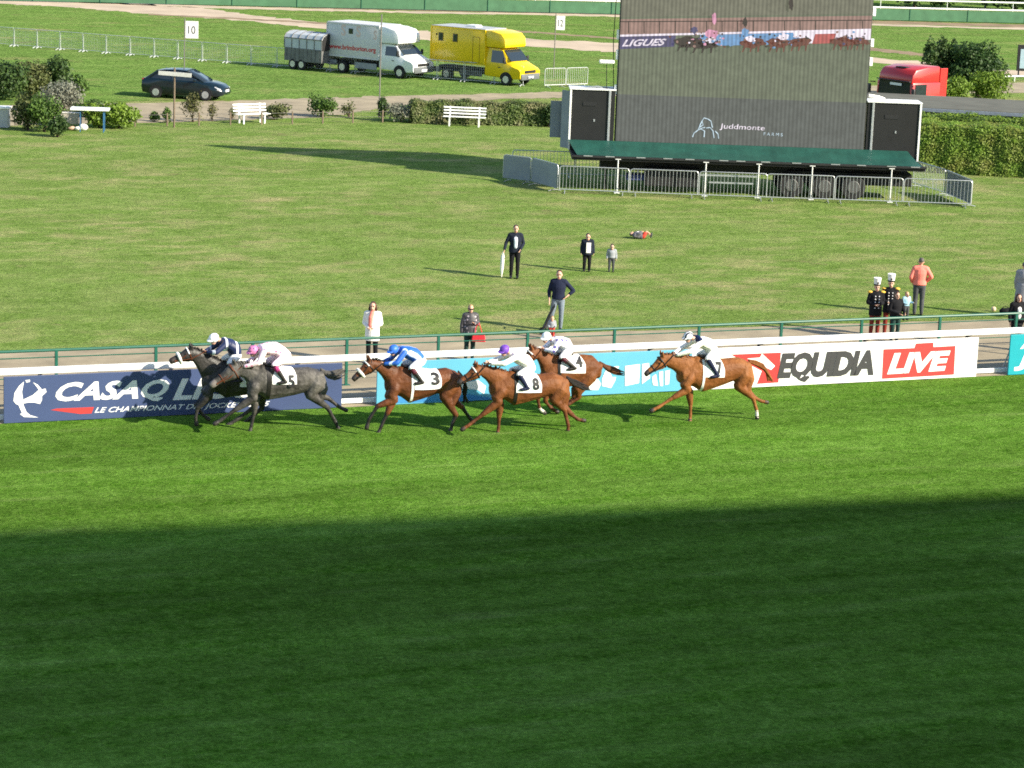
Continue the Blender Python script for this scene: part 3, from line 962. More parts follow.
HORSES = [
 dict(num=1, label="dark grey racehorse with white fleece noseband running nearest the rail in front", coat=GREYD, hair=HBLACK, muz=MUZ,
      lowmat=GREYD, low='low', base=(200, 426), baseoff=.1, poll=(190, 346.5), muzzle=(170.3, 361.6), throat=(192.5, 361), withers=(226, 360.5), back=(248, 365), croup=(264, 364), dock=(274, 367), buttock=(277, 377),
      chest=(202.5, 386), girth=(226, 398), flank=(252, 394), side_a=1, fore_a=[(209, 396), (197.5, 408), (195.5, 418.5), (196.2, 422.5)], fore_b=[(208, 396), (196, 405), (203, 415), (207, 418)],
      hside_a=1, hind_a=[(262, 395), (253, 408), (235.5, 420.5), (229, 424.5)], hind_b=[(262, 394), (262, 408), (248, 420), (243, 424)],
      tail=[(274.0, 367.0), (281.0, 370.0), (288.0, 373.0), (292.0, 376.0), (295.5, 379.0)], cloth=[(238, 364), (257, 366), (258, 386), (240, 388)], strap=(229, 380), hand=(206.5, 351), fleece=True, bridle=BROWNL, headk=1.2),
 dict(num=5, label="iron grey racehorse number 5 with black bandless legs at the front of the near line", coat=GREY, hair=HGREY, tailmat=HGREY, muz=MUZG,
      lowmat=GREYD, low='low', base=(250.4, 433), poll=(232.5, 362), muzzle=(211.3, 385.6), throat=(240, 377), withers=(262, 364), back=(294, 367.5), croup=(308.4, 366.8), dock=(321, 370), buttock=(325, 381),
      chest=(247.5, 388), girth=(268, 400.5), flank=(299, 394), side_a=1, fore_a=[(253.5, 398), (235, 410), (221, 420), (216.5, 422.8)], fore_b=[(255, 399), (254.2, 412.8), (251.4, 425.5), (250.2, 431)],
      hside_a=1, hind_a=[(309.5, 394), (327.5, 407.5), (336.3, 423.5), (338.3, 428.8)], hind_b=[(309, 393), (328, 398), (340, 407.5), (344.5, 409.5)],
      tail=[(321.0, 370.0), (327.0, 374.5), (333.0, 375.5), (337.0, 374.5), (340.5, 371.0)], cloth=[(278.5, 367), (295, 369), (296.5, 389.5), (272.5, 385.5)], strap=(269.5, 390), hand=(241.5, 366.5), bridle=BROWNL, headk=1.34, brow=BROWNL, numrect=(288.7, 375.3, 294.8, 387.4)),
 dict(num=3, label="bay racehorse number 3 with black legs and white fleece noseband", coat=BAY, hair=HBLACK, lowmat=HBLACK, low='low', base=(378.2, 434.5),
      poll=(366.5, 358.5), muzzle=(353.3, 379.6), throat=(376, 370.5), withers=(400, 365.5), back=(431, 369.5), croup=(446, 367.5), dock=(458.5, 372), buttock=(460.5, 383),
      chest=(385.5, 388), girth=(410, 403.5), flank=(437.5, 393), side_a=1, fore_a=[(394, 400), (377.5, 406), (369.3, 419), (367.3, 425.8)], fore_b=[(392, 402), (387, 413.8), (381, 427), (378.6, 432.5)],
      hside_a=1, hind_a=[(444, 396), (456, 415), (452.3, 424.3), (450.8, 429.5)], hind_b=[(446, 395), (462, 407), (470, 418.5), (472.5, 421)],
      tail=[(458.5, 372.0), (463.0, 378.0), (465.5, 386.0), (464.0, 394.0), (462.5, 402.0)], cloth=[(415, 369), (440, 369.5), (441.5, 385), (415, 391)], strap=(413, 395), hand=(383, 363), fleece=True, girthmat=CLOTH, girthw=.03, numrect=(431.8, 373.2, 440, 384.8)),
 dict(num=8, label="chestnut racehorse number 8 with plain face in the near line behind number 3", coat=CH, hair=HCH, tailmat=HBLACK, low='low', lowmat=CH2, base=(497.9, 434.5),
      poll=(473.5, 365), muzzle=(458.3, 383.6), throat=(482.5, 377.5), withers=(511, 370.3), back=(540, 374), croup=(553, 372.2), dock=(567, 378), buttock=(569, 390),
      chest=(490, 392), girth=(514, 406), flank=(543, 397), side_a=1, fore_a=[(498.5, 402), (482.5, 414.5), (468.5, 425.3), (463.8, 428.4)], fore_b=[(500, 404), (499, 417.4), (498.5, 428.5), (497.6, 433)],
      hside_a=1, hind_a=[(553.5, 398.5), (564.5, 410), (568.3, 425.5), (568, 431)], hind_b=[(555, 398), (571, 414), (578, 419.6), (582.5, 420.3)],
      tail=[(567.0, 378.0), (572.5, 382.5), (578.0, 384.5), (581.5, 386.5), (585.0, 388.8)], cloth=[(523, 375.5), (539.5, 374), (541.5, 391.5), (516.5, 394)], strap=(516.5, 399), hand=(489, 362.5), numrect=(533.2, 378.4, 539.6, 390), brow=CLOTH),
 dict(num=4, label="liver chestnut racehorse number 4 partly hidden behind number 8", coat=CH, hair=HCH, tailmat=HCH, low='low', lowmat=CH2, base=(553, 415.5), baseoff=.0,
      poll=(529.5, 345.5), muzzle=(520.3, 366.6), throat=(538, 361), withers=(556, 355), back=(583, 354), croup=(592, 355), dock=(600, 363), buttock=(600.5, 374),
      chest=(541, 380), girth=(560, 390), flank=(583, 382), side_a=1, fore_a=[(547, 388), (537.5, 397.5), (539.5, 408.5), (543.5, 412)], fore_b=[(549, 388), (545, 401), (551, 408), (556, 411)],
      hside_a=1, hind_a=[(577, 388), (579, 397.5), (568, 404.5), (562.5, 406)], hind_b=[(576, 389), (574, 399.5), (561, 405), (555.5, 404)],
      tail=[(600.0, 363.0), (606.5, 368.0), (612.0, 370.0), (616.0, 371.0), (620.0, 373.5)], cloth=[(567, 354), (582, 353), (585.5, 369.5), (561, 374.5)], strap=(560, 378), hand=(543, 348), numrect=(577, 357.3, 583.4, 367), socks=('fore_a',), girthmat=LEATHER, bridle=BROWNL),
 dict(num=7, label="bright chestnut racehorse number 7 with a white hind sock running last", coat=CH3, hair=HCH, tailmat=CH3, low='low', lowmat=CH3, base=(689.8, 421), baseoff=-.10,
      poll=(660, 353.8), muzzle=(645.5, 374.6), throat=(668, 368), withers=(697, 355.8), back=(722, 358.4), croup=(738, 357), dock=(749, 360.8), buttock=(749.5, 372),
      chest=(677.5, 379), girth=(702.5, 392.5), flank=(727, 382.8), side_a=1, fore_a=[(687.5, 389.5), (673, 397.6), (657.8, 407.5), (653, 410)], fore_b=[(689, 391), (690.5, 404), (690.3, 416), (689.9, 420)],
      hside_a=1, hind_a=[(738, 385.5), (753, 398), (756.6, 410.4), (757, 416.5)], hind_b=[(740, 385), (754, 397.5), (761.5, 401.2), (765.5, 402)],
      tail=[(749.0, 360.8), (756.0, 363.0), (763.0, 366.5), (767.0, 372.0), (767.0, 381.0)], cloth=[(708, 361.5), (723, 359.8), (724.5, 374.5), (704.5, 378.5)], strap=(704, 388), hand=(674.5, 354.5), numrect=(717.3, 362.5, 722.8, 374.5), socks=('hind_a',), girthmat=CLOTH, girthw=.028, brow=LEATHER),
]
frames = {}
for D in HORSES:
    frames[D['num']] = horse(D)

# ================================================================== people
SKIN = M("skin", (.58, .34, .245), .55, var=.1, scale=10)
LIP = M("lips", (.36, .10, .09), .5)
def fab(name, r, g, b, var=.12, rough=.85, scale=7):
    return M(name, lin(r, g, b), rough, var=var, scale=scale, bump=.4, spec=.2)

def hand_on(S, w_, d, side, k=1.0, curl=.5, tg='skin'):
    """palm, four fingers and a thumb leaving wrist w_ along d; side points to the thumb"""
    d = Vector(d).normalized(); s_ = Vector(side); s_ = (s_ - d * s_.dot(d)).normalized()
    nrm = d.cross(s_)
    pc = Vector(w_) + d * .05 * k
    S.tube([Vector(w_), pc, Vector(w_) + d * .09 * k], [.026 * k, .036 * k, .034 * k], tg, 10, side=nrm, flat=.5)
    for i, ln in enumerate((.062, .075, .070, .055)):
        b = Vector(w_) + d * .088 * k + s_ * (.027 - .018 * i) * k
        m_ = b + (d * .9 + nrm * curl * .5) * ln * .55 * k
        S.tube([b, m_, m_ + (d * (1 - curl) + nrm * curl) * ln * .5 * k], [.0105 * k, .0095 * k, .008 * k], tg, 6)
    b = Vector(w_) + d * .03 * k + s_ * .03 * k
    S.tube([b, b + (d * .6 + s_ * .8) * .035 * k, b + (d * .95 + s_ * .5 + nrm * curl * .3) * .068 * k], [.014 * k, .012 * k, .010 * k], tg, 6)

def head_on(S, c, fwd, up, k=1.0, face=True):
    """skull, jaw, nose, ears, eyes and mouth; c = head centre"""
    fwd, up = Vector(fwd).normalized(), Vector(up).normalized()
    sd_ = fwd.cross(up).normalized(); up = sd_.cross(fwd).normalized()
    Mx = Matrix((sd_, fwd, up)).transposed()
    e = Mx.to_euler()
    Q = lambda x, y, z: Vector(c) + (sd_ * x + fwd * y + up * z) * k
    S.ell(Q(0, -.012, .025), (.077 * k, .098 * k, .100 * k), 'skin', e)
    S.ell(Q(0, .022, -.045), (.060 * k, .070 * k, .078 * k), 'skin', e)
    S.tube([Q(0, .082, .012), Q(0, .104, -.022)], [.010 * k, .015 * k], 'skin', 6)
    for sg in (1, -1):
        S.ell(Q(sg * .078, -.01, -.005), (.012 * k, .022 * k, .030 * k), 'skin', e)
        S.ell(Q(sg * .031, .080, .012), (.014 * k, .010 * k, .008 * k), 'eye', e)
        S.tube([Q(sg * .016, .089, .030), Q(sg * .048, .078, .031)], [.006 * k, .005 * k], 'brow', 5)
    S.tube([Q(-.020, .085, -.056), Q(.0, .092, -.055), Q(.020, .085, -.056)], [.006 * k, .008 * k, .006 * k], 'lip', 6)
    return Q, e

def jockey(num, label, P, look, silk, sleeve=None, boot=LEATHER, boot_top=None, breeches=None, skin=SKIN, capmat=None, patch=None):
    F, _ = frames[num]
    T = lambda q, y=0.0: F.uz(q[0], q[1], y)
    root = thing("person", label, "person", F.p, F.rz, "jockeys riding the racehorses")
    hip, bk, sh, hd_, kn, ft, el, hn = (T(P[k]) for k in ('hip', 'back', 'shoulder', 'head', 'knee', 'foot', 'elbow', 'hand'))
    Y = lambda v, y: Vector((v.x, y, v.z))
    bk = bk + Vector((0, 0, -.10))
    nk = sh.lerp(hd_, .45) + Vector((-.02, 0, .0))
    fwd = Vector((look[0], look[1], look[2])).normalized()
    up = Vector((-.35 if fwd.x > .3 else 0, 0, 1))
    def torso(S, g, tg, full=True):
        d = (sh - hip).normalized()
        S.tube([hip + d * .02, hip.lerp(bk, .5), bk, bk.lerp(sh, .55), sh], [.125 + g, .135 + g, .140 + g, .132 + g, .095 + g], tg, 14, side=Vector((0, 1, 0)), flat=1.28)
        S.tube([Y(sh, -.155) , Y(sh, 0) + Vector((0, 0, .02)), Y(sh, .155)], [.062 + g, .078 + g, .062 + g], tg, 10)
    def arms(S, g, tg, to=1.0):
        for sg in (1, -1):
            a, b, c = Y(sh, sg * .175), Y(el, sg * .235), Y(hn, sg * .085)
            S.tube([a, a.lerp(b, .5), b], [.058 + g, .054 + g, .046 + g], tg, 10)
            c2 = b.lerp(c, to)
            S.tube([b, b.lerp(c2, .45), c2], [.045 + g, .041 + g, .030 + g], tg, 10)
    def thighs(S, g, tg):
        for sg in (1, -1):
            a, b = Y(hip, sg * .10) + Vector((.02, 0, -.02)), Y(kn, sg * .255)
            S.tube([a, a.lerp(b, .5), b], [.110 + g, .090 + g, .066 + g], tg, 12)
        S.tube([Y(hip, -.08), Y(hip, .08)], [.125 + g, .125 + g], tg, 12)
    def shin(S, g, tg, sg):
        b, c = Y(kn, sg * .255), Y(ft, sg * .285)
        S.tube([b, b.lerp(c, .4), c], [.060 + g, .056 + g, .036 + g], tg, 10)
        S.tube([c + Vector((-.03, 0, -.01)), c + Vector((.08, 0, -.025)), c + Vector((.17, 0, -.03))], [.038 + g, .038 + g, .028 + g], tg, 8)
    S = Shape()
    torso(S, -.012, 'skin'); arms(S, -.010, 'skin'); thighs(S, -.012, 'skin')
    for sg in (1, -1):
        shin(S, -.010, 'skin', sg)
        c, b = Y(hn, sg * .085), Y(el, sg * .235)
        hand_on(S, c, (c - b), (0, -sg * .2, 1), 1.0, .8)
    S.tube([sh, nk, hd_.lerp(nk, .3)], [.07, .058, .055], 'skin', 10)
    Q, e = head_on(S, hd_ + Vector((0, 0, -.03)), fwd, up)
    S.build("body", {'skin': skin, 'eye': EYE, 'brow': HBLACK, 'lip': LIP}, root, voxel=.0115, smooth=3)
    J = Shape(); torso(J, .024, 'a'); arms(J, .018, 'b', .93)
    if patch:
        S2 = sh.lerp(nk, .35)
        J.tube([Y(S2, -.16) + Vector((0, 0, .03)), Y(S2, 0) + Vector((0, 0, .05)), Y(S2, .16) + Vector((0, 0, .03))], [.075, .085, .075], 'c', 12)
    J.tube([nk + Vector((-.02, 0, -.05)), nk], [.075, .068], 'a', 10)
    J.build("jersey", {'a': silk, 'b': sleeve or silk, 'c': patch or silk}, root, voxel=.014, smooth=3)
    B = Shape(); thighs(B, .006, 'a'); B.build("breeches", {'a': breeches or CLOTH}, root, voxel=.016, smooth=3)
    for sg in (1, -1):
        b = Shape(); shin(b, .006, 'a', sg)
        if boot_top:
            bb, cc = Y(kn, sg * .255), Y(ft, sg * .285)
            b.tube([bb.lerp(cc, .05), bb.lerp(cc, .38)], [.068, .064], 't', 10)
        b.build("boot", {'a': boot, 't': boot_top or boot}, root, voxel=.014, smooth=2)
    # helmet with peak, and goggles
    H = Shape()
    H.ell(Q(0, -.01, .045), (.114, .134, .114), 'a', e, 16)
    if patch is not None or num in (1,):
        pass
    ho = H.build("helmet", {'a': capmat}, root, voxel=.012, smooth=2)
    pk = MB()
    n = 9
    up_ = [Q(.085 * math.sin(a), .085 + .095 * math.cos(a), .045 - .006) for a in [(-1.35 + 2.7 * i / (n - 1)) for i in range(n)]]
    inn = [Q(.085 * math.sin(a), .06 + .05 * math.cos(a), .062) for a in [(-1.35 + 2.7 * i / (n - 1)) for i in range(n)]]
    low = [p + (Q(0, 0, -.010) - Q(0, 0, 0)) for p in up_]
    li = [p + (Q(0, 0, -.010) - Q(0, 0, 0)) for p in inn]
    for i in range(n - 1):
        pk.add([up_[i], up_[i + 1], inn[i + 1], inn[i], low[i], low[i + 1], li[i + 1], li[i]], [(0, 1, 2, 3), (7, 6, 5, 4), (0, 4, 5, 1)])
    pk.build("peak", P.get('peak', capmat), ho)
    gg = MB()
    gg.tube([Q(-.078, .02, .014), Q(-.062, .082, .012), Q(0, .100, .014), Q(.062, .082, .012), Q(.078, .02, .014)], .016, 6)
    gg.build("goggles", LEATHER, ho)
    # whip held in the near hand
    c = Y(hn, .10)
    MB().tube([c + Vector((.06, 0, .02)), c + Vector((-.35, .06, -.08))], [.008, .004], 5).build("whip", LEATHER, root)

NAVYSILK = stripes_mat("navy_silk", lin(28, 40, 78), lin(225, 228, 238), 1.1, .045, "X", 3.0)
NAVYPLAIN = fab("plain_navy_silk", 28, 40, 78, rough=.5)
PINKSILK = dots_mat("pink_spotted_silk", lin(250, 222, 232), lin(226, 120, 165), 10, .26)
PINKCAP = dots_mat("pink_cap", lin(210, 120, 170), lin(92, 70, 120), 14, .35)
BLUESILK = stripes_mat("royal_blue_silk", lin(38, 96, 190), lin(215, 228, 246), 1.6, .07, "Y", 2.5)
BLUECAP = dots_mat("blue_white_cap", lin(50, 108, 205), lin(225, 235, 250), 8, .22)
WHITESILK = fab("white_silk", 250, 245, 238, .04, .5)
PALESILK = fab("pale_silk", 250, 244, 236, .05, .5)
PURPLECAP = fab("purple_cap", 112, 72, 176, .15, .4)
SPOTSILK = dots_mat("white_violet_silk", lin(240, 238, 248), lin(92, 84, 160), 8, .30)
WCAP = M("white_cap", (.82, .82, .83), .4)
NAVYCAP = dots_mat("white_navy_cap", lin(238, 240, 245), lin(238, 240, 245), 6, .2)
STRIPECAP, _N, _L, _P = new_mat("striped_cap")
_tc = _N.new("ShaderNodeTexCoord"); _w = _N.new("ShaderNodeTexWave")
_w.bands_direction = 'Y'; _w.inputs['Scale'].default_value = 4.2
_L.new(_tc.outputs['Object'], _w.inputs['Vector'])
_L.new(ramp(_N, _L, _w.outputs['Fac'], [(.36, (.02, .025, .05)), (.46, (.8, .8, .8))]), _P.inputs['Base Color'])
_P.inputs['Roughness'].default_value = .4
MAROON = fab("maroon_boot_top", 96, 30, 52, .1, .5)
PINKTOP = fab("magenta_boot_top", 178, 50, 120, .1, .5)
NAVYBOOT = fab("navy_boot", 26, 32, 60, .1, .4)
jockey(1, "jockey in navy silks and white cap on the dark grey horse nearest the rail",
       dict(hip=(235.5, 355), back=(234, 343.5), shoulder=(224.5, 342), head=(213.8, 338.5), knee=(226.5, 361), foot=(237, 378), elbow=(213.5, 350.5), hand=(206, 352)), (.85, .35, -.32), NAVYSILK, capmat=WCAP, sleeve=NAVYSILK)
jockey(5, "jockey in pale pink spotted silks on the grey horse number 5",
       dict(hip=(285, 355), back=(275, 344.5), shoulder=(262.5, 348.5), head=(253.3, 350.5), knee=(271, 363), foot=(281.5, 379), elbow=(256, 361), hand=(243, 366)), (.9, .3, -.38), PINKSILK, boot=LEATHER, boot_top=PINKTOP, capmat=PINKCAP, breeches=fab("pale_pink_breeches", 250, 225, 236, .04))
jockey(3, "jockey in royal blue silks on the bay horse number 3",
       dict(hip=(420, 360), back=(413.5, 350), shoulder=(402.3, 350.5), head=(393.5, 350), knee=(407.5, 366), foot=(418, 379.5), elbow=(393.5, 361), hand=(383, 363.2)), (.88, .35, -.3), BLUESILK, boot_top=MAROON, capmat=BLUECAP)
jockey(8, "jockey in all white silks with a purple cap on chestnut number 8",
       dict(hip=(529.5, 367.5), back=(525, 356.5), shoulder=(513.5, 355.5), head=(504.3, 350), knee=(515, 372.5), foot=(523, 385.5), elbow=(500.5, 361.5), hand=(489.5, 363)), (.85, .4, -.3), PALESILK, boot=NAVYBOOT, capmat=PURPLECAP)
jockey(4, "jockey in white and violet spotted silks with a white cap on number 4",
       dict(hip=(567.5, 349.5), back=(565.5, 340), shoulder=(556, 341), head=(546, 337), knee=(557.5, 355.5), foot=(570, 365.5), elbow=(549.5, 349), hand=(543.5, 349)), (.8, .5, -.25), SPOTSILK, boot_top=MAROON, capmat=WCAP)
jockey(7, "jockey in white silks with dark shoulder patch and striped cap on the last horse",
       dict(hip=(712.5, 351), back=(708.5, 340.5), shoulder=(698.5, 341), head=(688.3, 336.5), knee=(703, 357), foot=(712.5, 373), elbow=(686.5, 349.5), hand=(675, 354.5)), (.9, .25, -.3), WHITESILK, boot=NAVYBOOT, boot_top=NAVYBOOT, capmat=STRIPECAP, patch=NAVYPLAIN)

# ------------------------------------------------------------------ spectators
BASE = dict(pelvis=(0, 0, .93), waist=(0, -.005, 1.08), chest=(0, .0, 1.28), neck=(0, .012, 1.47), head=(0, -.015, 1.625),
            shL=(.185, .01, 1.42), elL=(.235, .03, 1.13), haL=(.245, -.05, .89), shR=(-.185, .01, 1.42), elR=(-.235, .03, 1.13), haR=(-.245, -.05, .89),
            hipL=(.09, 0, .90), knL=(.10, -.02, .50), anL=(.105, .03, .085), hipR=(-.09, 0, .90), knR=(-.10, -.02, .50), anR=(-.105, .03, .085))
def person(label, feet, h, face=0.0, pose=None, top=None, topname='jacket', sleeve=1.0, hem=None, flare=0.0, bottom=None, bottomname='trousers', leg=1.0, shoes=LEATHER,
           hair=HBLACK, hairkind='short', look=(0, -1, -.05), skin=SKIN, group=None, loose=.0, shirt=None, tilt=None, kid=1.0, z=0.0, cat='person', width=1.0):
    k = h / 1.75
    loc = at(*feet) if not isinstance(feet, Vector) else feet
    root = thing("person", label, cat, (loc.x, loc.y, z), R(face), group)
    if tilt:
        root.rotation_euler = tilt
    J = {n: Vector(v) for n, v in BASE.items()}
    for n, v in (pose or {}).items():
        J[n] = Vector(v)
    J = {n: Vector((v.x * k * width, v.y * k * width, v.z * k)) for n, v in J.items()}
    X = Vector((1, 0, 0))
    kk = k * width
    def torso(S, g, tg):
        st = [(J['pelvis'], .165, .115), (J['pelvis'].lerp(J['waist'], .55), .162, .112), (J['waist'], .148, .105), (J['chest'], .178, .120), (J['chest'].lerp(J['neck'], .62), .172, .100), (J['neck'], .07, .066)]
        rings = []
        for c, a, b in st:
            rings.append([c + Vector(((a * kk + g) * math.cos(2 * PI * j / 16), (b * kk + g) * math.sin(2 * PI * j / 16), 0)) for j in range(16)])
        S.loft(rings, tg)
        S.tube([J['shL'], J['shL'].lerp(J['shR'], .5) + Vector((0, 0, .02 * k)), J['shR']], [.056 * kk + g, .066 * kk + g, .056 * kk + g], tg, 10)
    def arm(S, g, tg, sd_, to=1.0):
        a, b, c = J['sh' + sd_], J['el' + sd_], J['ha' + sd_]
        if to <= .5:
            S.tube([a, a.lerp(b, to * 2)], [.054 * kk + g, .052 * kk + g], tg, 10)
            return
        S.tube([a, a.lerp(b, .5), b], [.052 * kk + g, .048 * kk + g, .042 * kk + g], tg, 10)
        c2 = b.lerp(c, (to - .5) * 2)
        S.tube([b, b.lerp(c2, .45), c2], [.042 * kk + g, .038 * kk + g, .030 * kk + g], tg, 10)
    def legs(S, g, tg, to=1.0):
        for sd_ in 'LR':
            a, b, c = J['hip' + sd_], J['kn' + sd_], J['an' + sd_]
            if to <= .5:
                S.tube([a, a.lerp(b, to * 2)], [.088 * kk + g, .074 * kk + g], tg, 12)
                continue
            S.tube([a, a.lerp(b, .5), b], [.088 * kk + g, .074 * kk + g, .055 * kk + g], tg, 12)
            c2 = b.lerp(c, (to - .5) * 2)
            S.tube([b, b.lerp(c2, .4), c2], [.055 * kk + g, .054 * kk + g, .038 * kk + g], tg, 10)
        S.tube([J['hipL'], J['hipR']], [.095 * kk + g, .095 * kk + g], tg, 12)
    S = Shape()
    torso(S, -.008 * k, 'skin')
    for sd_ in 'LR':
        arm(S, -.004, 'skin', sd_)
        c, b = J['ha' + sd_], J['el' + sd_]
        hand_on(S, c, c - b, (0, -1, .2) if abs((c - b).normalized().y) < .8 else (0, 0, 1), k * .98, .45)
    legs(S, -.008 * k, 'skin')
    for sd_ in 'LR':
        a = J['an' + sd_]; d = (a - J['kn' + sd_]).normalized()
        f = Vector((0, -1, 0)) if abs(d.z) > .5 else Vector((0, 0, 1))
        S.tube([a, a + f * .08 * k + d * .03 * k], [.030 * kk, .024 * kk], 'skin', 8)
    hc = J['head']
    S.tube([J['neck'] + Vector((0, 0, -.03 * k)), J['neck'].lerp(hc, .5)], [.056 * kk, .052 * kk], 'skin', 10)
    Q, e = head_on(S, hc, look, (0, 0, 1), k * 1.07 * (1.0 if kid == 1.0 else kid))
    S.build("body", {'skin': skin, 'eye': EYE, 'brow': hair, 'lip': LIP}, root, voxel=.0115 if k > .8 else .009, smooth=3)
    if top:
        T_ = Shape()
        torso(T_, .014 + loose, 'a')
        for sd_ in 'LR':
            arm(T_, .010 + loose * .5, 'a', sd_, sleeve * .96)
        if hem:
            n = 16
            p = J['pelvis']
            def rg(zz, g): return [Vector((p.x + (.172 * kk + g) * math.cos(2 * PI * j / n), p.y + (.122 * kk + g) * math.sin(2 * PI * j / n), zz)) for j in range(n)]
            T_.loft([rg(J['waist'].z, .014 + loose), rg((J['waist'].z + hem * k) / 2, .02 + loose + flare * .5), rg(hem * k, .022 + loose + flare)], 'a')
        if shirt:
            c = J['chest'].lerp(J['neck'], .05)
            n_ = J['neck']; p = J['waist']
            T_.tube([n_ + Vector((0, -.085 * k, -.05 * k)), c + Vector((0, -(.138 * kk + loose) , 0)), p + Vector((0, -(.136 * kk + loose), -.02 * k))], [.06 * k, .058 * k, .050 * k], 's', 8, side=Vector((0, 1, 0)), flat=.45)
        T_.build(topname, {'a': top, 's': shirt or top}, root, voxel=.0135 if k > .8 else .011, smooth=3)
    if bottom:
        B = Shape()
        legs(B, .008 + loose * .4, 'a', leg)
        B.loft([[J['pelvis'] + Vector(((.165 * kk + .004) * math.cos(2 * PI * j / 14), (.115 * kk + .004) * math.sin(2 * PI * j / 14), dz * k)) for j in range(14)] for dz in (-.05, .05, .10)], 'a')
        B.build(bottomname, {'a': bottom}, root, voxel=.0135 if k > .8 else .011, smooth=3)
    for sd_ in 'LR':
        a = J['an' + sd_]; d = (a - J['kn' + sd_]).normalized()
        f = Vector((0, -1, 0)) if abs(d.z) > .5 else Vector((0, 0, 1))
        Sh = Shape()
        b0 = a + d * .035 * k
        Sh.tube([b0 - f * .05 * k, b0 + f * .05 * k, b0 + f * .15 * k + d * .008 * k], [.045 * kk, .046 * kk, .036 * kk], 'a', 10)
        Sh.tube([a - d * .04 * k, b0], [.046 * kk, .046 * kk], 'a', 8)
        Sh.build("shoe", {'a': shoes}, root, voxel=.012, smooth=2)
    if hairkind:
        H = Shape()
        kh = kid
        Q2 = lambda x, y, z_: Q(x, y, z_)
        H.ell(Q2(0, -.028, .050), (.086 * k * kh, .100 * k * kh, .092 * k * kh), 'a', e)
        if hairkind == 'long':
            H.tube([Q2(0, -.05, .06), Q2(0, -.085, -.05), Q2(0, -.085, -.19)], [.085 * k, .085 * k, .060 * k], 'a', 10)
            for sg in (1, -1):
                H.tube([Q2(sg * .07, -.01, .05), Q2(sg * .09, -.005, -.06), Q2(sg * .09, .0, -.18)], [.032 * k, .035 * k, .025 * k], 'a', 8)
        if hairkind == 'bob':
            H.ell(Q2(0, -.04, .0), (.10 * k, .09 * k, .10 * k), 'a', e)
        H.build("hair", {'a': hair}, root, voxel=.011, smooth=2)
    return root, J, Q, k

BROWNHAIR = M("brown_hair", (.060, .024, .012), .5, var=.3, scale=20)
FAIRHAIR = M("fair_hair", (.40, .27, .12), .55, var=.25, scale=20)
GREYHAIR = M("grey_brown_hair", (.10, .085, .075), .6, var=.25, scale=20)
DKNAVY = fab("dark_navy_cloth", 30, 36, 50)
BLACKC = fab("black_cloth", 24, 24, 28)
JEANS = fab("grey_blue_denim", 112, 124, 136)
GREYC = fab("grey_cloth", 150, 154, 160)
CORAL = fab("coral_cloth", 236, 132, 118, .06)
DGREY = fab("dark_grey_cloth", 74, 76, 80)
WHITEC = fab("white_cloth", 236, 234, 228, .04)
GREENTR = fab("dark_green_cloth", 36, 60, 56)

# man with a white umbrella
r1, J, Q, k = person("man in dark open jacket and pale shirt leaning a white furled umbrella on the lawn", (514, 278.5), 1.72, 6,
    dict(elR=(-.30, .02, 1.16), haR=(-.36, -.12, .95), elL=(.27, .05, 1.15), haL=(.15, -.17, .97)), top=DKNAVY, bottom=BLACKC, shirt=fab("pale_shirt", 200, 208, 220), hem=.86, loose=.012, hairkind='short', group=None)
up = r1.matrix_basis @ J['haR']
U0 = at(501.5, 278)
ub = thing("umbrella", "white furled umbrella held upright on the grass by the man in a dark jacket", "umbrella", (U0.x, U0.y, 0))
MB().tube([(0, 0, .03), (.0, 0, .30), (.02, 0, .70), (.03, 0, .86)], [.012, .055, .060, .02], 10).build("canopy", WHITEC, ub, True)
hx = Vector((up.x - U0.x, up.y - U0.y, up.z))
MB().tube([(0, 0, 0), (.03, 0, .86), hx + Vector((0, 0, -.03)), hx + Vector((0, 0, .06))], .011, 6).build("handle", WOOD, ub, True)
# boys
person("older boy in dark jacket with a white shirt front standing on the lawn", (586.5, 271.5), 1.22, 4, dict(haL=(.25, -.04, .88), haR=(-.25, -.04, .88)), top=DKNAVY, shirt=None, bottom=BLACKC, hem=.80, loose=.02, kid=1.28, width=1.15, shoes=LEATHER)
fr_ = MB()
pr = [o for o in bpy.data.objects if o.get('label', '').startswith("older boy")][0]
MB().box((.02, -.135, .80), (.15, .02, .34), bev=.008).build("shirt_front", WHITEC, pr)
person("toddler in a grey sweater standing beside the older boy", (611, 272), .88, 0, None, top=GREYC, topname='sweater', bottom=DGREY, kid=1.5, width=1.25, shoes=LEATHER)
# man hand on hip
person("man in navy sweater and grey jeans with one hand on his hip behind the fence", (557, 331), 1.76, -4,
    dict(elL=(.42, .03, 1.18), haL=(.235, -.09, 1.02), elR=(-.27, .03, 1.13), haR=(-.25, -.07, .88), knR=(-.16, -.03, .50), anR=(-.22, .03, .085), knL=(.10, -.02, .5), anL=(.09, .03, .085)),
    top=fab("navy_sweater", 30, 36, 58), topname='sweater', sleeve=.82, bottom=JEANS, loose=.016, hair=BROWNHAIR)
CRED = fab("red_child_cloth", 206, 70, 60)
person("small child in grey top and red trousers before the man in the navy sweater", (551.5, 339), .62, 0, dict(haL=(.2, -.2, 1.0), haR=(-.2, -.2, 1.0)), top=GREYC, topname='sweater', bottom=CRED, kid=1.7, width=1.25, hair=FAIRHAIR)
p0 = at(548.5, 335)
st = thing("pushchair", "folded grey pushchair at the feet of the man in the navy sweater", "pushchair", (p0.x, p0.y, 0))
MB().tube([(-.18, 0, .1), (.0, .02, .55), (.14, .02, .82)], .018, 6).tube([(-.18, .38, .1), (.0, .36, .55), (.14, .36, .82)], .018, 6).tube([(.14, .02, .82), (.14, .36, .82)], .02, 6).build("frame", LEATHER, st)
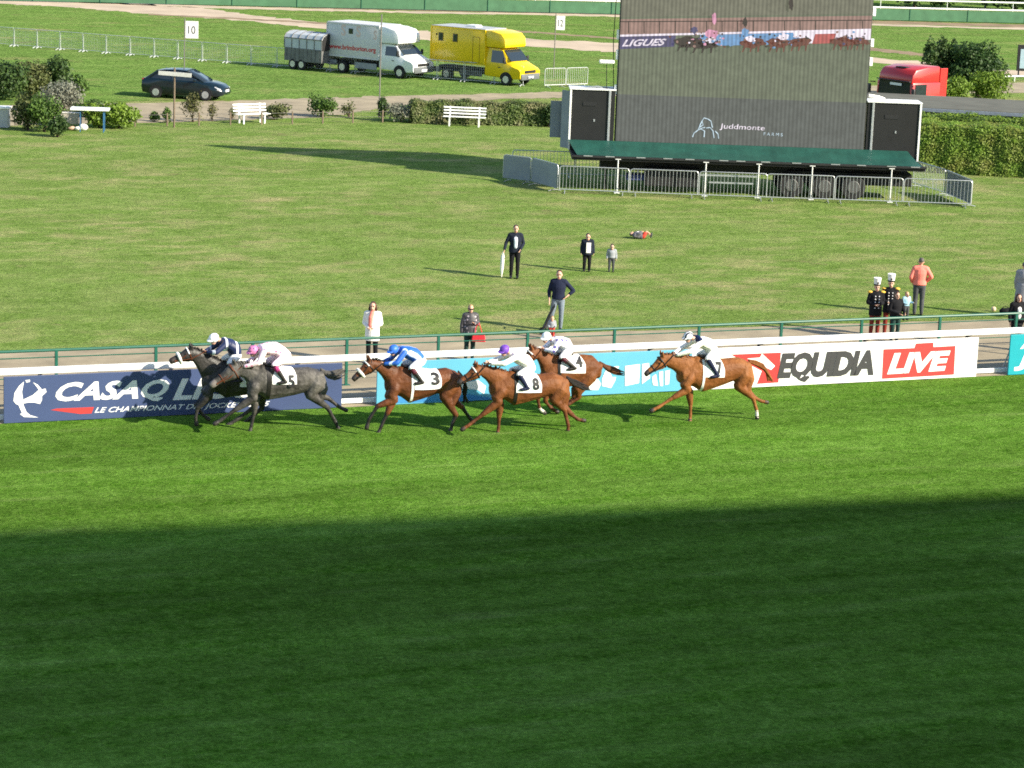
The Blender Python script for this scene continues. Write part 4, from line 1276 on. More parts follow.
MB().box((-.02, .19, .36), (.10, .30, .42), (0, R(25), 0), bev=.03).build("seat", DGREY, st)
for yy in (-.0, .38):
    for xx in (-.2, .12):
        MB().tube([(xx, yy - .02, .07), (xx, yy + .02, .07)], .07, 12).build("wheel", RUBBER, st)
# woman in white coat
wr, J, Q, k = person("woman in a white coat with a coral scarf standing behind the fence", (371.5, 363.5), 1.66, -8,
    dict(elL=(.245, .02, 1.14), haL=(.02, -.20, 1.06), elR=(-.245, .02, 1.14), haR=(-.06, -.20, 1.05)), top=WHITEC, topname='coat', hem=.66, flare=.004, loose=.010, bottom=BLACKC, hair=BROWNHAIR, hairkind='long', shoes=LEATHER)
sc_ = Shape()
sc_.tube([J['neck'] + Vector((-.07, 0, 0)), J['neck'] + Vector((0, -.08, -.01)), J['neck'] + Vector((.07, 0, 0))], [.045, .05, .045], 'a')
sc_.tube([J['neck'] + Vector((.0, -.10, -.02)), J['chest'] + Vector((-.02, -.165, .05)), J['waist'] + Vector((-.03, -.16, .02))], [.065, .06, .05], 'a', 10)
sc_.build("scarf", {'a': CORAL}, wr, voxel=.013, smooth=2)
# woman with a red bag
wg, J, Q, k = person("fair haired woman in dark patterned jacket and sunglasses behind the fence", (469, 360.5), 1.52, 12,
    dict(elL=(.25, 0, 1.15), haL=(.08, -.20, 1.22), elR=(-.26, .02, 1.12), haR=(-.27, -.02, .88)), top=dots_mat("patterned_jacket", lin(62, 60, 64), lin(170, 160, 165), 10, .25), hem=.80, loose=.02, bottom=GREENTR, hair=FAIRHAIR, hairkind='bob')
MB().tube([Q(-.075, .01, .012), Q(-.05, .088, .012), Q(0, .10, .012), Q(.05, .088, .012), Q(.075, .01, .012)], .017, 6).build("sunglasses", LEATHER, wg)
P_ = wg.matrix_basis @ Vector((.20, -.20, 0))
bgx = thing("handbag", "red handbag hanging at the side of the woman with sunglasses", "bag", (P_.x, P_.y, .56))
MB().prism([(-.19, 0), (.19, 0), (.16, .22), (-.16, .22)], 'y', -.07, .07, .02).build("bag_body", fab("red_leather", 210, 56, 66, .06, .5), bgx)
MB().tube([(-.10, 0, .21), (-.08, .03, .38), (.0, .05, .50), (.10, 0, .21)], .012, 6).build("strap", fab("red_leather", 210, 56, 66), bgx)
# coral man seen from behind
person("man in a coral sweater and dark trousers seen from behind on the lawn", (917.5, 315), 1.76, 176,
    dict(elL=(.28, .06, 1.16), haL=(.22, -.12, .98), elR=(-.33, .08, 1.20), haR=(-.20, -.10, 1.02)), top=CORAL, topname='sweater', bottom=DGREY, loose=.025, hair=GREYHAIR, look=(.1, -1, .05))
# guards in white shakos
def guard(label, feet, h, face, pose):
    rt, J, Q, k = person(label, feet, h, face, pose, top=BLACKC, topname='tunic', hem=.74, loose=.014, bottom=fab("maroon_trousers", 128, 52, 44), shoes=LEATHER, hair=HBLACK, group="guards in white shakos behind the fence")
    MB().tube([Q(0, -.01, .075), Q(0, -.01, .10), Q(0, -.01, .19), Q(0, -.01, .285)], [.104 * k, .102 * k, .108 * k, .122 * k], 16).build("shako", WHITEC, rt, True)
    MB().tube([Q(0, -.01, .07), Q(0, -.01, .105)], .112 * k, 16).build("hat_band", LEATHER, rt)
    MB().box(Q(0, .10, .15), (.05, .02, .05)).build("badge", INK, rt)
    for sd_, sg in (('L', 1), ('R', -1)):
        e_ = Shape(); s_ = J['sh' + sd_]
        e_.ell(s_ + Vector((sg * .015, -.005, .055)), (.085, .080, .04), 'a')
        e_.build("epaulette", {'a': fab("gold_braid", 226, 186, 80, .15)}, rt, voxel=.014)
    for i in range(5):
        z_ = J['neck'].z - .10 - i * .085
        for sg in (1, -1):
            mb = MB(); mb.box((sg * .055, -.145, z_), (.03, .02, .03), bev=.006)
            mb.build("button", CLOTH, rt)
    return rt
guard("guard in black tunic and white shako with gold epaulettes, the left of the pair", (873.5, 338.5), 1.62, 6, dict(elL=(.25, 0, 1.14), haL=(.06, -.20, 1.12), elR=(-.26, .0, 1.14), haR=(-.08, -.20, 1.10)))
guard("guard in black tunic and white shako standing behind the woman with a child", (887.5, 336.5), 1.68, -4, dict(elL=(.25, .02, 1.13), haL=(.16, -.16, .95), elR=(-.25, .0, 1.13), haR=(-.08, -.19, 1.08)))
person("dark haired woman in black at the fence holding a small child", (894, 342), 1.46, 20, dict(elL=(.26, -.06, 1.12), haL=(.20, -.27, 1.05), elR=(-.25, 0, 1.12), haR=(.02, -.25, 1.02)), top=BLACKC, hem=.82, loose=.012, bottom=GREENTR, hair=BROWNHAIR, hairkind='bob')
P_ = at(903.5, 341)
person("small fair child in a light blue shirt held up at the fence", Vector((P_.x, P_.y - .05, 0)), .80, 30, dict(haL=(.22, -.25, 1.15), haR=(-.2, -.25, 1.1)), top=fab("light_blue_shirt", 150, 188, 204), topname='shirt', bottom=DGREY, kid=1.5, width=1.3, hair=FAIRHAIR, z=.62)
# woman at the right edge
wb, J, Q, k = person("dark haired woman in black jacket and white top behind the turquoise board", (1014.5, 350), 1.62, 14, None, top=BLACKC, hem=.80, loose=.02, shirt=WHITEC, bottom=BLACKC, hair=BROWNHAIR, hairkind='long')
person("person in a long grey coat at the right frame edge behind the woman in black", (1021, 318), 1.72, 150, None, top=fab("mid_grey_coat", 140, 142, 148), topname='coat', hem=.42, flare=.05, loose=.03, bottom=DGREY, hair=GREYHAIR)
# person lying on the lawn (on the back, knees up, feet to the right)
L0 = at(634, 238.5)
lr, J, Q, k = person("person in grey lying on the lawn with red shorts and bent bare legs", L0, 1.12, 0,
    dict(hipL=(.10, -.02, .88), hipR=(-.10, -.02, .88), knL=(.09, -.26, .66), anL=(.09, -.02, .46), knR=(-.07, -.30, .70), anR=(-.07, -.12, .44), pelvis=(0, .0, .92), waist=(0, -.02, 1.04), chest=(0, -.05, 1.20), neck=(0, -.10, 1.36), head=(0, -.13, 1.50),
         shL=(.18, -.07, 1.32), shR=(-.18, -.07, 1.32), elL=(.26, -.20, 1.1), haL=(.22, -.16, .95), elR=(-.25, -.20, 1.1), haR=(-.2, -.26, .98)),
    top=fab("grey_top", 104, 102, 110), topname='jacket', shirt=WHITEC, bottom=CRED, bottomname='shorts', leg=.30, hair=GREYHAIR, loose=.045, shoes=DGREY, look=(0, -1, .1))
lr.rotation_euler = (R(-90), 0, R(90))
lr.location = (L0.x + .88, L0.y, .085)
# bag on the grass near the right edge
b0 = at(1005, 314)
bb = thing("bag", "dark soft bag lying on the grass left of the woman in black", "bag", (b0.x, b0.y, 0))
sB = Shape(); sB.ell((0, 0, .09), (.20, .13, .10), 'a'); sB.ell((.12, .03, .10), (.12, .11, .10), 'a'); sB.build("bag_body", {'a': BLACKC}, bb, voxel=.02)
MB().tube([(-.12, 0, .17), (0, 0, .25), (.12, 0, .18)], .012, 6).build("handle", LEATHER, bb)
b1 = at(993.5, 311.5)
ball = thing("ball", "small beige ball on the grass beside the dark bag", "ball", (b1.x, b1.y, 0))
sB = Shape(); sB.ell((0, 0, .08), (.08, .08, .08), 'a', n=16); sB.build("ball_body", {'a': fab("beige_ball", 214, 190, 160)}, ball, voxel=.012)

# ================================================================== big screen trailer
P0 = at(745, 197)
SRZ = R(1.6)
SF = Frame(P0, SRZ)
scr = thing("screen_trailer", "mobile video screen trailer with green apron standing on the lawn", "screen", (P0.x, P0.y, 0), SRZ)
q = lambda px, py, y=0.0: SF.uz(px, py, y)
TARP = M("green_tarpaulin", (.014, .075, .058), .5, var=.2, scale=1.2, bump=.3)
CASE = M("black_cabinet", (.014, .014, .015), .5, var=.15, scale=2)
PIXEL = M("screen_frame", (.03, .03, .03), .6)
# chassis and stage
a, b = q(572, 157, -.1), q(926, 165.5, -.1)
X0, X1, ZD = a.x, b.x, (a.z + b.z) / 2
MB().box(((X0 + X1) / 2, 1.45, ZD - .10), (X1 - X0, 3.1, .16), bev=.02).build("deck", DARK, scr)
MB().box(((X0 + X1) / 2 + .2, 1.35, ZD - .42), (X1 - X0 - 2.0, .9, .48), bev=.02).build("chassis_beam", DARK, scr)
# apron: sloping tarpaulin
zb = q(745, 145.5, 1.85).z
ap = MB()
n = 40
vs = []
SH = -.30
for j, (yy, zz) in enumerate(((-.12, ZD + .02), (.85, ZD + (zb - ZD) * .5 - .03), (1.84, zb))):
    for i in range(n + 1):
        x = X0 + .15 + (X1 - X0 - .3) * i / n
        x = x + SH * (yy + .12) / 2 + (.05 if i < n / 2 else -.0)
        vs.append((x, yy, zz + .025 * math.sin(i * 1.3 + j) * (j == 1)))
for off in (0, 1):
    pass
ap.add(vs, [(j * (n + 1) + i, j * (n + 1) + i + 1, (j + 1) * (n + 1) + i + 1, (j + 1) * (n + 1) + i) for j in range(2) for i in range(n)])
ap.build("apron", TARP, scr)
MB().box(((X0 + X1) / 2, -.14, ZD - .03), (X1 - X0 + .04, .06, .09), bev=.01).build("apron_rail", BLACKP, scr)
for px in (588, 610, 641, 668, 690, 724, 741, 766, 797, 836, 862, 892, 916):
    u = q(px, 158, -.18).x
    MB().box((u, -.18, ZD + .0), (.36, .014, .035)).build("clamp_plate", GALV, scr)
# screen itself, in the plane y = 1.9
YS = 1.9
bl, br_ = q(614.5, 141.5, YS), q(867, 151.5, YS)
tl, trr = q(621, 0, YS), q(870.5, 0, YS)
SX0, SX1 = (bl.x + tl.x) / 2, (br_.x + trr.x) / 2
SZ0 = (bl.z + br_.z) / 2
SZ1 = SZ0 + 8.5
MB().box(((SX0 + SX1) / 2, YS + .22, (SZ0 + SZ1) / 2), (SX1 - SX0, .40, SZ1 - SZ0), bev=.02).build("screen_casing", PIXEL, scr)
PIC = []
def area(pts, mat, dy, name=None):
    """flat picture area on the screen's face; pts in picture pixels"""
    P = []
    for p in pts:
        v = q(p[0], p[1], YS)
        P.append((min(max(v.x, SX0 + .03), SX1 - .03), v.z))
    PIC.append((P, mat, dy))
V_GRASS = glow_mat("led_grass", lin(100, 100, 84), .62)
V_TURF = glow_mat("led_turf", lin(92, 99, 80), .62)
V_DIM = glow_mat("led_caption", lin(78, 82, 78), .62)
V_PATH = glow_mat("led_path", lin(150, 120, 110), .5)
V_WHITE = glow_mat("led_white", lin(205, 196, 205), .7)
V_NAVY = glow_mat("led_navy", lin(70, 66, 100), .6)
V_BLUE = glow_mat("led_blue", lin(100, 140, 180), .6)
V_HORSE = glow_mat("led_dark_horse", lin(58, 48, 42), .4)
V_BAY = glow_mat("led_bay_horse", lin(112, 64, 50), .45)
V_PINK = glow_mat("led_pink", lin(200, 140, 165), .6)
V_RED = glow_mat("led_red", lin(170, 84, 80), .55)
V_LOGO = glow_mat("led_logo", lin(170, 190, 200), .7)
zl = lambda z_: z_
scr_rect = lambda z0, z1, m_, dy, nm: PIC.append(([(SX0 + .04, z0), (SX1 - .04, z0), (SX1 - .04, z1), (SX0 + .04, z1)], m_, dy))
zv = (q(617, 97, YS).z + q(868, 100, YS).z) / 2
scr_rect(SZ0 + .05, zv, V_DIM, .006, "caption_area")
scr_rect(zv, SZ1 - .05, V_TURF, .006, "video_area")
area([(616, 0), (616, -60), (880, -60), (880, 0), (880, 14), (616, 17)], V_GRASS, .012, "video_lawn")
area([(616, 36), (616, 19), (880, 16), (880, 32)], V_PATH, .012, "video_path")
for y0, y1 in ((21.5, 14 + 7.2),):
    pass
for i in range(16):
    x = 628 + i * 15.6
    area([(x, 33), (x, 21), (x + .9, 21), (x + .9, 33)], V_HORSE, .016, "video_post")
area([(616, 22), (616, 21), (880, 20), (880, 21)], V_HORSE, .016, "video_rail")
area([(616, 36.5), (616, 34.5), (880, 29), (880, 31)], V_WHITE, .018, "video_rail")
area([(616, 49), (616, 36.5), (676, 35.5), (674, 46.5)], V_NAVY, .020, "video_board")
area([(700, 46), (700, 35), (800, 32.5), (800, 44)], V_BLUE, .020, "video_board")
area([(800, 44), (800, 32.5), (880, 31), (880, 40)], V_WHITE, .020, "video_board")
area([(812, 44), (815, 34), (836, 33.5), (834, 43)], V_RED, .022, "video_board")
text_on(scr, "LIGUES", [q(622, 46.5, YS), q(664, 45.5, YS), q(667, 38.5, YS), q(624, 39.5, YS)], V_WHITE, YS - .024, name="video_lettering", bold=.03, shear=.2)
def blob(cx, cy, rx, ry, m_, dy, nm, seed):
    r_ = random.Random(seed)
    P = []
    for i in range(18):
        a = 2 * PI * i / 18
        k = r_.uniform(.72, 1.15)
        P.append((cx + rx * k * math.cos(a), cy + ry * k * math.sin(a)))
    area(P, m_, dy, nm)
for i, (cx, cy, rx, ry, m_) in enumerate([(688, 42, 14, 6, V_HORSE), (704, 44, 15, 5, V_HORSE), (752, 43, 13, 5, V_BAY), (778, 43, 12, 5, V_BAY), (800, 42, 12, 5, V_BAY), (842, 41, 12, 5, V_BAY), (858, 41, 10, 4, V_BAY)]):
    blob(cx, cy, rx, ry, m_, .028 + i * .002, "video_horse", i)
    for j in range(3):
        area([(cx - rx * .6 + j * rx * .5, cy + 2), (cx - rx * .8 + j * rx * .6, cy + 9), (cx - rx * .7 + j * rx * .6, cy + 9), (cx - rx * .4 + j * rx * .5, cy + 2)], m_, .045 + i * .002, "video_leg")
for i, (cx, cy, rx, ry, m_) in enumerate([(694, 30, 4, 3.5, V_NAVY), (712, 34, 7, 5, V_PINK), (711, 40, 5, 3, V_WHITE), (745, 33, 4, 5, V_BLUE), (750, 39, 5, 3.5, V_WHITE), (783, 37, 6, 4, V_WHITE), (797, 34, 5, 4, V_WHITE), (714, 19, 2.6, 6, V_PINK), (745, 22, 2.6, 5, V_HORSE), (791, 4, 2.6, 7, V_HORSE), (731, 43, 6, 3, V_BLUE)]):
    blob(cx, cy, rx, ry, m_, .062 + i * .002, "video_figure", 40 + i)
r_ = random.Random(77)
for i in range(110):                                       # mottled detail of riders, legs and shadows in the picture
    x = r_.choice((690, 706, 716, 752, 778, 800, 842, 860)) + r_.gauss(0, 7)
    y = 39.5 - (x - 690) * .008 + r_.gauss(0, 3.4)
    blob(x, y, r_.uniform(.6, 1.9), r_.uniform(.5, 1.5), r_.choice((V_HORSE, V_HORSE, V_BAY, V_BAY, V_WHITE, V_PINK, V_BLUE, V_NAVY, V_PATH)), .090 + i * .0006, "", 300 + i)
def picture():
    ms, vs, fs, mi = [], [], [], []
    for P, m_, dy in PIC:
        if m_ not in ms: ms.append(m_)
        b = len(vs)
        vs.extend((p[0], YS - dy, p[1]) for p in P)
        fs.append(tuple(range(b, b + len(P)))); mi.append(ms.index(m_))
    me = bpy.data.meshes.new("video_picture")
    me.from_pydata(vs, [], fs)
    link("video_picture", me, ms, scr)
    me.polygons.foreach_set('material_index', mi)
picture()
text_on(scr, "Juddmonte", [q(719.5, 130, YS), q(764, 132, YS), q(765.5, 125.5, YS), q(720.5, 123.4, YS)], V_WHITE, YS - .012, name="caption_lettering", bold=.005)
text_on(scr, "F A R M S", [q(763.5, 135.3, YS), q(782.5, 136.3, YS), q(782.7, 133.2, YS), q(763.7, 132.2, YS)], V_LOGO, YS - .012, name="caption_lettering", bold=.0)
lg = MB()
for pl in ([(692.5, 137), (694, 133), (698, 130), (702, 128), (705, 127.3)], [(698, 130), (700, 125), (702, 121), (704, 117.8), (708, 119), (711, 121), (712, 126), (712.5, 127.5)],
           [(701, 129), (704.5, 131), (704, 137)], [(706, 128), (710, 127.5), (713, 131), (714, 138)], [(715, 131), (718, 134), (718.5, 138.5)], [(702, 121), (703, 125), (699, 127.5)]):
    P = [q(x, y, YS) for x, y in pl]
    lg.tube([(p.x, YS - .014, p.z) for p in P], .022, 5)
lg.build("caption_emblem", V_LOGO, scr)
for py in (12, 43, 62):
    v = q(870.5, py, YS)
    MB().box((SX1 + .06, YS + .1, v.z), (.14, .12, .34), bev=.02).build("edge_bracket", WHITEP, scr)
for py in (35, 55, 90):
    v = q(619.5, py, YS)
    MB().box((SX0 - .05, YS + .1, v.z), (.10, .10, .40), bev=.02).build("edge_bracket", WHITEP, scr)
v = q(607, 62, YS)
MB().box((v.x, YS + .1, v.z), (.62, .14, .16), bev=.05).build("side_arm", WHITEP, scr)
MB().tube([(SX0 - .12, YS + .2, q(613, 95, YS).z), (SX0 - .22, YS + .2, q(612, 40, YS).z), (SX0 - .10, YS + .2, SZ1)], .018, 5).build("cable", BLACKP, scr)
MB().tube([(SX0 - .40, YS + .2, q(610, 95, YS).z), (SX0 - .45, YS + .2, q(610, 65, YS).z)], .016, 5).build("cable", BLACKP, scr)
# side cabinets
def cabinet(x0, x1, z0, z1, white_left):
    c = MB().box(((x0 + x1) / 2, 2.45, (z0 + z1) / 2), (x1 - x0, 1.1, z1 - z0), bev=.015).build("cabinet", CASE, scr)
    MB().box(((x0 + x1) / 2, 2.43, z1 + .035), (x1 - x0 + .06, 1.16, .06), bev=.01).build("cabinet_roof", WHITEP, c)
    xe = x0 + .03 if white_left else x1 - .03
    MB().box((xe, 1.875, (z0 + z1) / 2), (.08, .05, z1 - z0 - .01), bev=.01).build("edge_trim", WHITEP, c)
    xi = x1 - .22 if white_left else x0 + .22
    MB().box((xi, 1.875, (z0 + z1) / 2), (.09, .05, z1 - z0 - .01), bev=.01).build("edge_trim", GALV, c)
    MB().box(((x0 + x1) / 2 - .1, 1.892, z1 - .55), (.55, .02, .16)).build("vent_grille", BLACKP, c)
    MB().box(((x0 + x1) / 2 + .1, 1.892, (z0 + z1) / 2), (.06, .03, .10)).build("lock_handle", GALV, c)
    return c
a0, a1 = q(568.5, 135, 1.85), q(612, 91, 1.85)
cabinet(a0.x, SX0 - .05, ZD - .02, a1.z, True)
a0, a1 = q(873, 145, 1.85), q(922, 104.5, 1.85)
cabinet(SX1 + .05, a1.x, ZD - .02, a1.z, False)
v0, v1 = q(549.5, 137, 2.9), q(562, 101, 2.9)
MB().box(((v0.x + v1.x) / 2, 2.9, (v0.z + v1.z) / 2), (v1.x - v0.x, .06, v1.z - v0.z), bev=.01).build("side_panel", GREYSHEET, scr)
v0, v1 = q(561, 150, 2.5), q(567, 90, 2.5)
MB().box((v0.x + .13, 2.3, (ZD + v1.z) / 2), (.06, .52, v1.z - ZD), (0, 0, R(38)), bev=.01).build("side_panel", GREYSHEET, scr)
MB().tube([(SX1 + .1, 2.2, a1.z + .25), (SX1 + .5, 2.2, a1.z + .20), (SX1 + .75, 2.2, a1.z + .12)], .07, 8).build("rolled_sheet", WHITEC, scr, True)
MB().tube([(SX0 - 1.4, 2.2, a1.z + .12), (SX0 - .8, 2.2, a1.z + .22), (SX0 - .15, 2.2, a1.z + .15)], .05, 8).build("rolled_sheet", GREYSHEET, scr, True)
# props under the apron
for px in (617.5, 705.5, 758.5, 812, 891.5):
    u = q(px, 175, -.12).x
    MB().tube([(u, -.12, 0), (u, -.12, ZD - .10)], .026, 8).box((u, -.12, ZD - .09), (.22, .08, .04)).box((u, -.12, .015), (.22, .22, .03)).build("support_leg", WHITEP, scr)
def wheel_into(parent, x, y, r, wdt, name="wheel", rimm=None):
    w_ = MB().tube([(x, y - wdt / 2, r), (x, y - wdt / 2 + .03, r), (x, y + wdt / 2 - .03, r), (x, y + wdt / 2, r)], [r * .93, r, r, r * .93], 20).build("wheel", RUBBER, parent, True)
    s_ = -1 if y < 0 else 1
    MB().tube([(x, y + s_ * (wdt / 2 - .03), r), (x, y + s_ * (wdt / 2 + .012), r)], [r * .62, r * .58], 16).build("rim", rimm or CHROME, w_)
    return w_
for px in (791, 824, 853):
    u = q(px, 190, .3).x
    for yy in (.42, 2.3):
        ww = MB().tube([(u, yy - .16, .5), (u, yy - .13, .5), (u, yy + .13, .5), (u, yy + .16, .5)], [.47, .5, .5, .47], 20).build("wheel", RUBBER, scr, True)
        MB().tube([(u, yy - .15, .5), (u, yy - .18, .5)], [.28, .24], 16).build("rim", M("dull_rim", (.10, .10, .10), .6, .3), ww)
u0, u1 = q(700, 185, .3).x, q(757, 185, .3).x
MB().box(((u0 + u1) / 2, .32, .80), (u1 - u0, .05, .09)).box(((u0 + u1) / 2 + .1, .32, .50), (u1 - u0 - .5, .05, .06)).build("side_guard", GALV, scr)
MB().box((q(672, 185, .5).x, .9, .62), (2.2, .9, .75), bev=.03).build("tool_box", DARK, scr)
MB().box((q(640, 185, .5).x, .9, .55), (1.1, .7, .22), bev=.03).build("equipment_case", fab("blue_case", 60, 70, 110), scr)
MB().box((q(606, 172, .5).x, .9, .62), (.10, .12, 1.24)).box((q(606, 172, .5).x + .55, .9, .62), (.10, .12, 1.24)).build("landing_leg", DARK, scr)
MB().box((q(850, 185, .5).x, 1.35, .80), (5.0, 1.5, .5), bev=.04).build("axle_group", DARK, scr)

# ------------------------------------------------------------------ crowd barriers round the trailer
def barrier(Lb=2.4, covered=False, hgt=1.08):
    """frame, bars and feet in local coordinates, x along"""
    f = MB()
    r = .021
    c = .10
    f.tube([(0, 0, .14), (0, 0, hgt - c), (c * .3, 0, hgt - c * .3), (c, 0, hgt), (Lb - c, 0, hgt), (Lb - c * .3, 0, hgt - c * .3), (Lb, 0, hgt - c), (Lb, 0, .14)], r, 7)
    f.tube([(0, 0, .16), (Lb, 0, .16)], r * .9, 7)
    bars = MB()
    nb_ = int(Lb / .135)
    for i in range(1, nb_):
        x = Lb * i / nb_
        bars.tube([(x, 0, .16), (x, 0, hgt)], .0095, 5)
    feet = [MB().tube([(x, -.28, .02), (x, -.10, .06), (x, .10, .06), (x, .28, .02)], .018, 6).tube([(x, 0, .05), (x, 0, .17)], .018, 6) for x in (.22, Lb - .22)]
    cov = MB().box((Lb / 2, -.035, .60), (Lb - .05, .012, .92)) if covered else None
    return f, bars, feet, cov
_bar_cache = {}
def put_barrier(p, q_, label, group, covered=False, mats=(GALV, GALV), hgt=1.08, infill='bars'):
    L_ = (Vector(q_) - Vector(p)).length
    key = (round(L_, 1), covered, hgt, infill)
    rz = math.atan2(q_[1] - p[1], q_[0] - p[0])
    root = thing("crowd_barrier", label, "barrier", (p[0], p[1], 0), rz, group)
    if key not in _bar_cache:
        f, b, ft, cv = barrier(L_ - .06, covered, hgt)
        o = [f.build("frame", mats[0], root, True), b.build("bars", mats[1], root)] + [x.build("foot", mats[0], root, True) for x in ft]
        if cv: o.append(cv.build("cover_sheet", GREYSHEET, root))
        _bar_cache[key] = o
    else:
        for o in _bar_cache[key]:
            c = o.copy(); COL.objects.link(c); c.parent = root
    return root
edge = [(559, 193), (629.5, 196), (698.5, 198.6), (766, 201), (834.5, 203.2), (903, 205.5), (970, 208)]
GRP = "crowd barriers round the screen trailer"
names = ["crowd barrier at the left front corner of the trailer enclosure", "crowd barrier in the front row, second from the left corner", "crowd barrier in the front row before the trailer side guard",
         "crowd barrier in the front row before the foremost trailer wheel", "crowd barrier in the front row before the rear trailer wheels", "crowd barrier at the right front corner of the trailer enclosure"]
for i in range(6):
    put_barrier(at(*edge[i]), at(*edge[i + 1]), names[i], GRP)
s0, s1, s2 = at(558, 192), at(532, 184.5), at(503, 181)
put_barrier(s1, s0, "grey covered crowd barrier closing the left side next to the front row", GRP, True)
put_barrier(s2, s1, "grey covered crowd barrier at the far left corner of the enclosure", GRP, True)
bk0 = at(512, 176)
d = (at(560, 177.5) - bk0).normalized()
for i in range(3):
    put_barrier(bk0 + d * 2.62 * i, bk0 + d * 2.62 * (i + 1), ["open crowd barrier at the back left corner behind the trailer", "open crowd barrier behind the trailer's left end under the deck", "open crowd barrier in the middle of the row behind the trailer"][i], GRP)
rr0, rr1, rr2 = at(970.5, 207.5), at(944, 196), at(912, 186)
put_barrier(rr0, rr1, "grey covered crowd barrier on the right side of the enclosure", GRP, True)
put_barrier(rr1, rr2, "crowd barrier behind the trailer's right end below the hedge", GRP)

# ------------------------------------------------------------------ far row of low mesh barriers
def mesh_panel(Lb, hgt):
    f = MB().tube([(.04, 0, .08), (.04, 0, hgt), (Lb - .04, 0, hgt), (Lb - .04, 0, .08)], .022, 6).tube([(.04, 0, .12), (Lb - .04, 0, .12)], .016, 6)
    m_ = MB()
    n = 14
    for i in range(1, n):
        x = .04 + (Lb - .08) * i / n
        m_.box((x, 0, hgt / 2 + .05), (.007, .007, hgt - .14))
    for i in range(1, 6):
        m_.box((Lb / 2, 0, .12 + (hgt - .12) * i / 6), (Lb - .08, .006, .006))
    ft = [MB().tube([(x, -.30, .02), (x, 0, .10), (x, .30, .02)], .028, 6) for x in (.12, Lb - .12)]
    return f, m_, ft
posts = [-10, 14, 37, 60, 83, 106, 130, 154, 177.5, 202, 226.5, 251, 276.6, 303, 330, 355, 381, 409.5, 437, 464, 494, 523.7]
by = lambda x: 46.5 + (x - 14) * (86.5 - 46.5) / 510
LIGHTG = M("pale_galvanised", (.50, .52, .53), .5, .3)
pan = None
pan_labels = {0: "cut by the left frame edge", 7: "left of the flag numbered 10", 8: "right of the flag numbered 10"}
def pan_label(i):
    if i == 0: return "low mesh barrier cut by the left frame edge"
    if i <= 5: return "low mesh barrier panel, %s from the left frame edge" % ["", "second", "third", "fourth", "fifth", "sixth"][i]
    if i == 6: return "low mesh barrier panel two to the left of the flag numbered 10"
    if i == 7: return "low mesh barrier panel just left of the flag numbered 10"
    if i == 8: return "low mesh barrier panel behind the pole of the flag numbered 10"
    if i == 9: return "low mesh barrier panel right of the flag numbered 10, above the car bonnet"
    if i == 10: return "low mesh barrier panel midway between the flag and the livestock trailer"
    if i == 11: return "low mesh barrier panel left of the livestock trailer's tail"
    if i == 12: return "low mesh barrier panel in front of the livestock trailer's axle"
    if i == 13: return "low mesh barrier panel between livestock trailer and white lorry"
    if i == 14: return "low mesh barrier panel below the web address on the white lorry"
    if i == 15: return "low mesh barrier panel before the rear wheel of the white lorry"
    if i == 16: return "low mesh barrier panel before the cab door of the white lorry"
    if i == 17: return "low mesh barrier panel before the bonnet of the white lorry"
    if i == 18: return "low mesh barrier panel before the tail of the yellow van"
    if i == 19: return "low mesh barrier panel before the rear wheels of the yellow van"
    return "low mesh barrier panel before the cab of the yellow van"
for i in range(len(posts) - 1):
    p, q_ = at(posts[i], by(posts[i])), at(posts[i + 1], by(posts[i + 1]))
    L_ = (q_ - p).length
    root = thing("mesh_barrier", pan_label(i), "barrier", p, math.atan2(q_.y - p.y, q_.x - p.x), "low mesh barriers across the field")
    if pan is None:
        f, m_, ft = mesh_panel(1.6, 1.12)
        pan = [f.build("frame", LIGHTG, root), m_.build("mesh_infill", LIGHTG, root)] + [x.build("foot", LIGHTG, root) for x in ft]
        pan[0].scale.x = L_ / 1.6; pan[1].scale.x = L_ / 1.6
        for x_, s_ in ((2, 0), (3, L_ - 1.6)):
            pan[x_].location.x = s_
    else:
        for j, o in enumerate(pan):
            c = o.copy(); COL.objects.link(c); c.parent = root
            if j < 2: c.scale.x = L_ / 1.6
            if j == 3: c.location.x = L_ - 1.6
put_barrier(at(544.5, 88), at(566, 87.3), "pale crowd barrier left of the pair by the flag numbered 12", "pale barriers by the flag numbered 12", mats=(LIGHTG, LIGHTG))
put_barrier(at(566.3, 87.3), at(588, 86.5), "pale crowd barrier right of the pair by the flag numbered 12", "pale barriers by the flag numbered 12", mats=(LIGHTG, LIGHTG))

# ------------------------------------------------------------------ vehicles (x forward, y left, z up)
def half_loft(st):
    """st: list of (x, [(y,z) ... from bottom to top]); mirrored"""
    rings = []
    for x, hp in st:
        rings.append([(x, -y, z_) for y, z_ in hp] + [(x, y, z_) for y, z_ in hp[::-1]])
    return MB().loft(rings)
def quad_panel(P, mat, name, parent, thick=.012):
    bm = bmesh.new()
    bm.faces.new([bm.verts.new(p) for p in P])
    bmesh.ops.recalc_face_normals(bm, faces=bm.faces)
    bmesh.ops.solidify(bm, geom=bm.faces[:], thickness=thick)
    return MB().bm(bm).build(name, mat, parent)
HEADL = M("headlamp_glass", (.75, .77, .80), .1, .2, spec=.9)
PLATE = M("number_plate", (.80, .80, .80), .4)
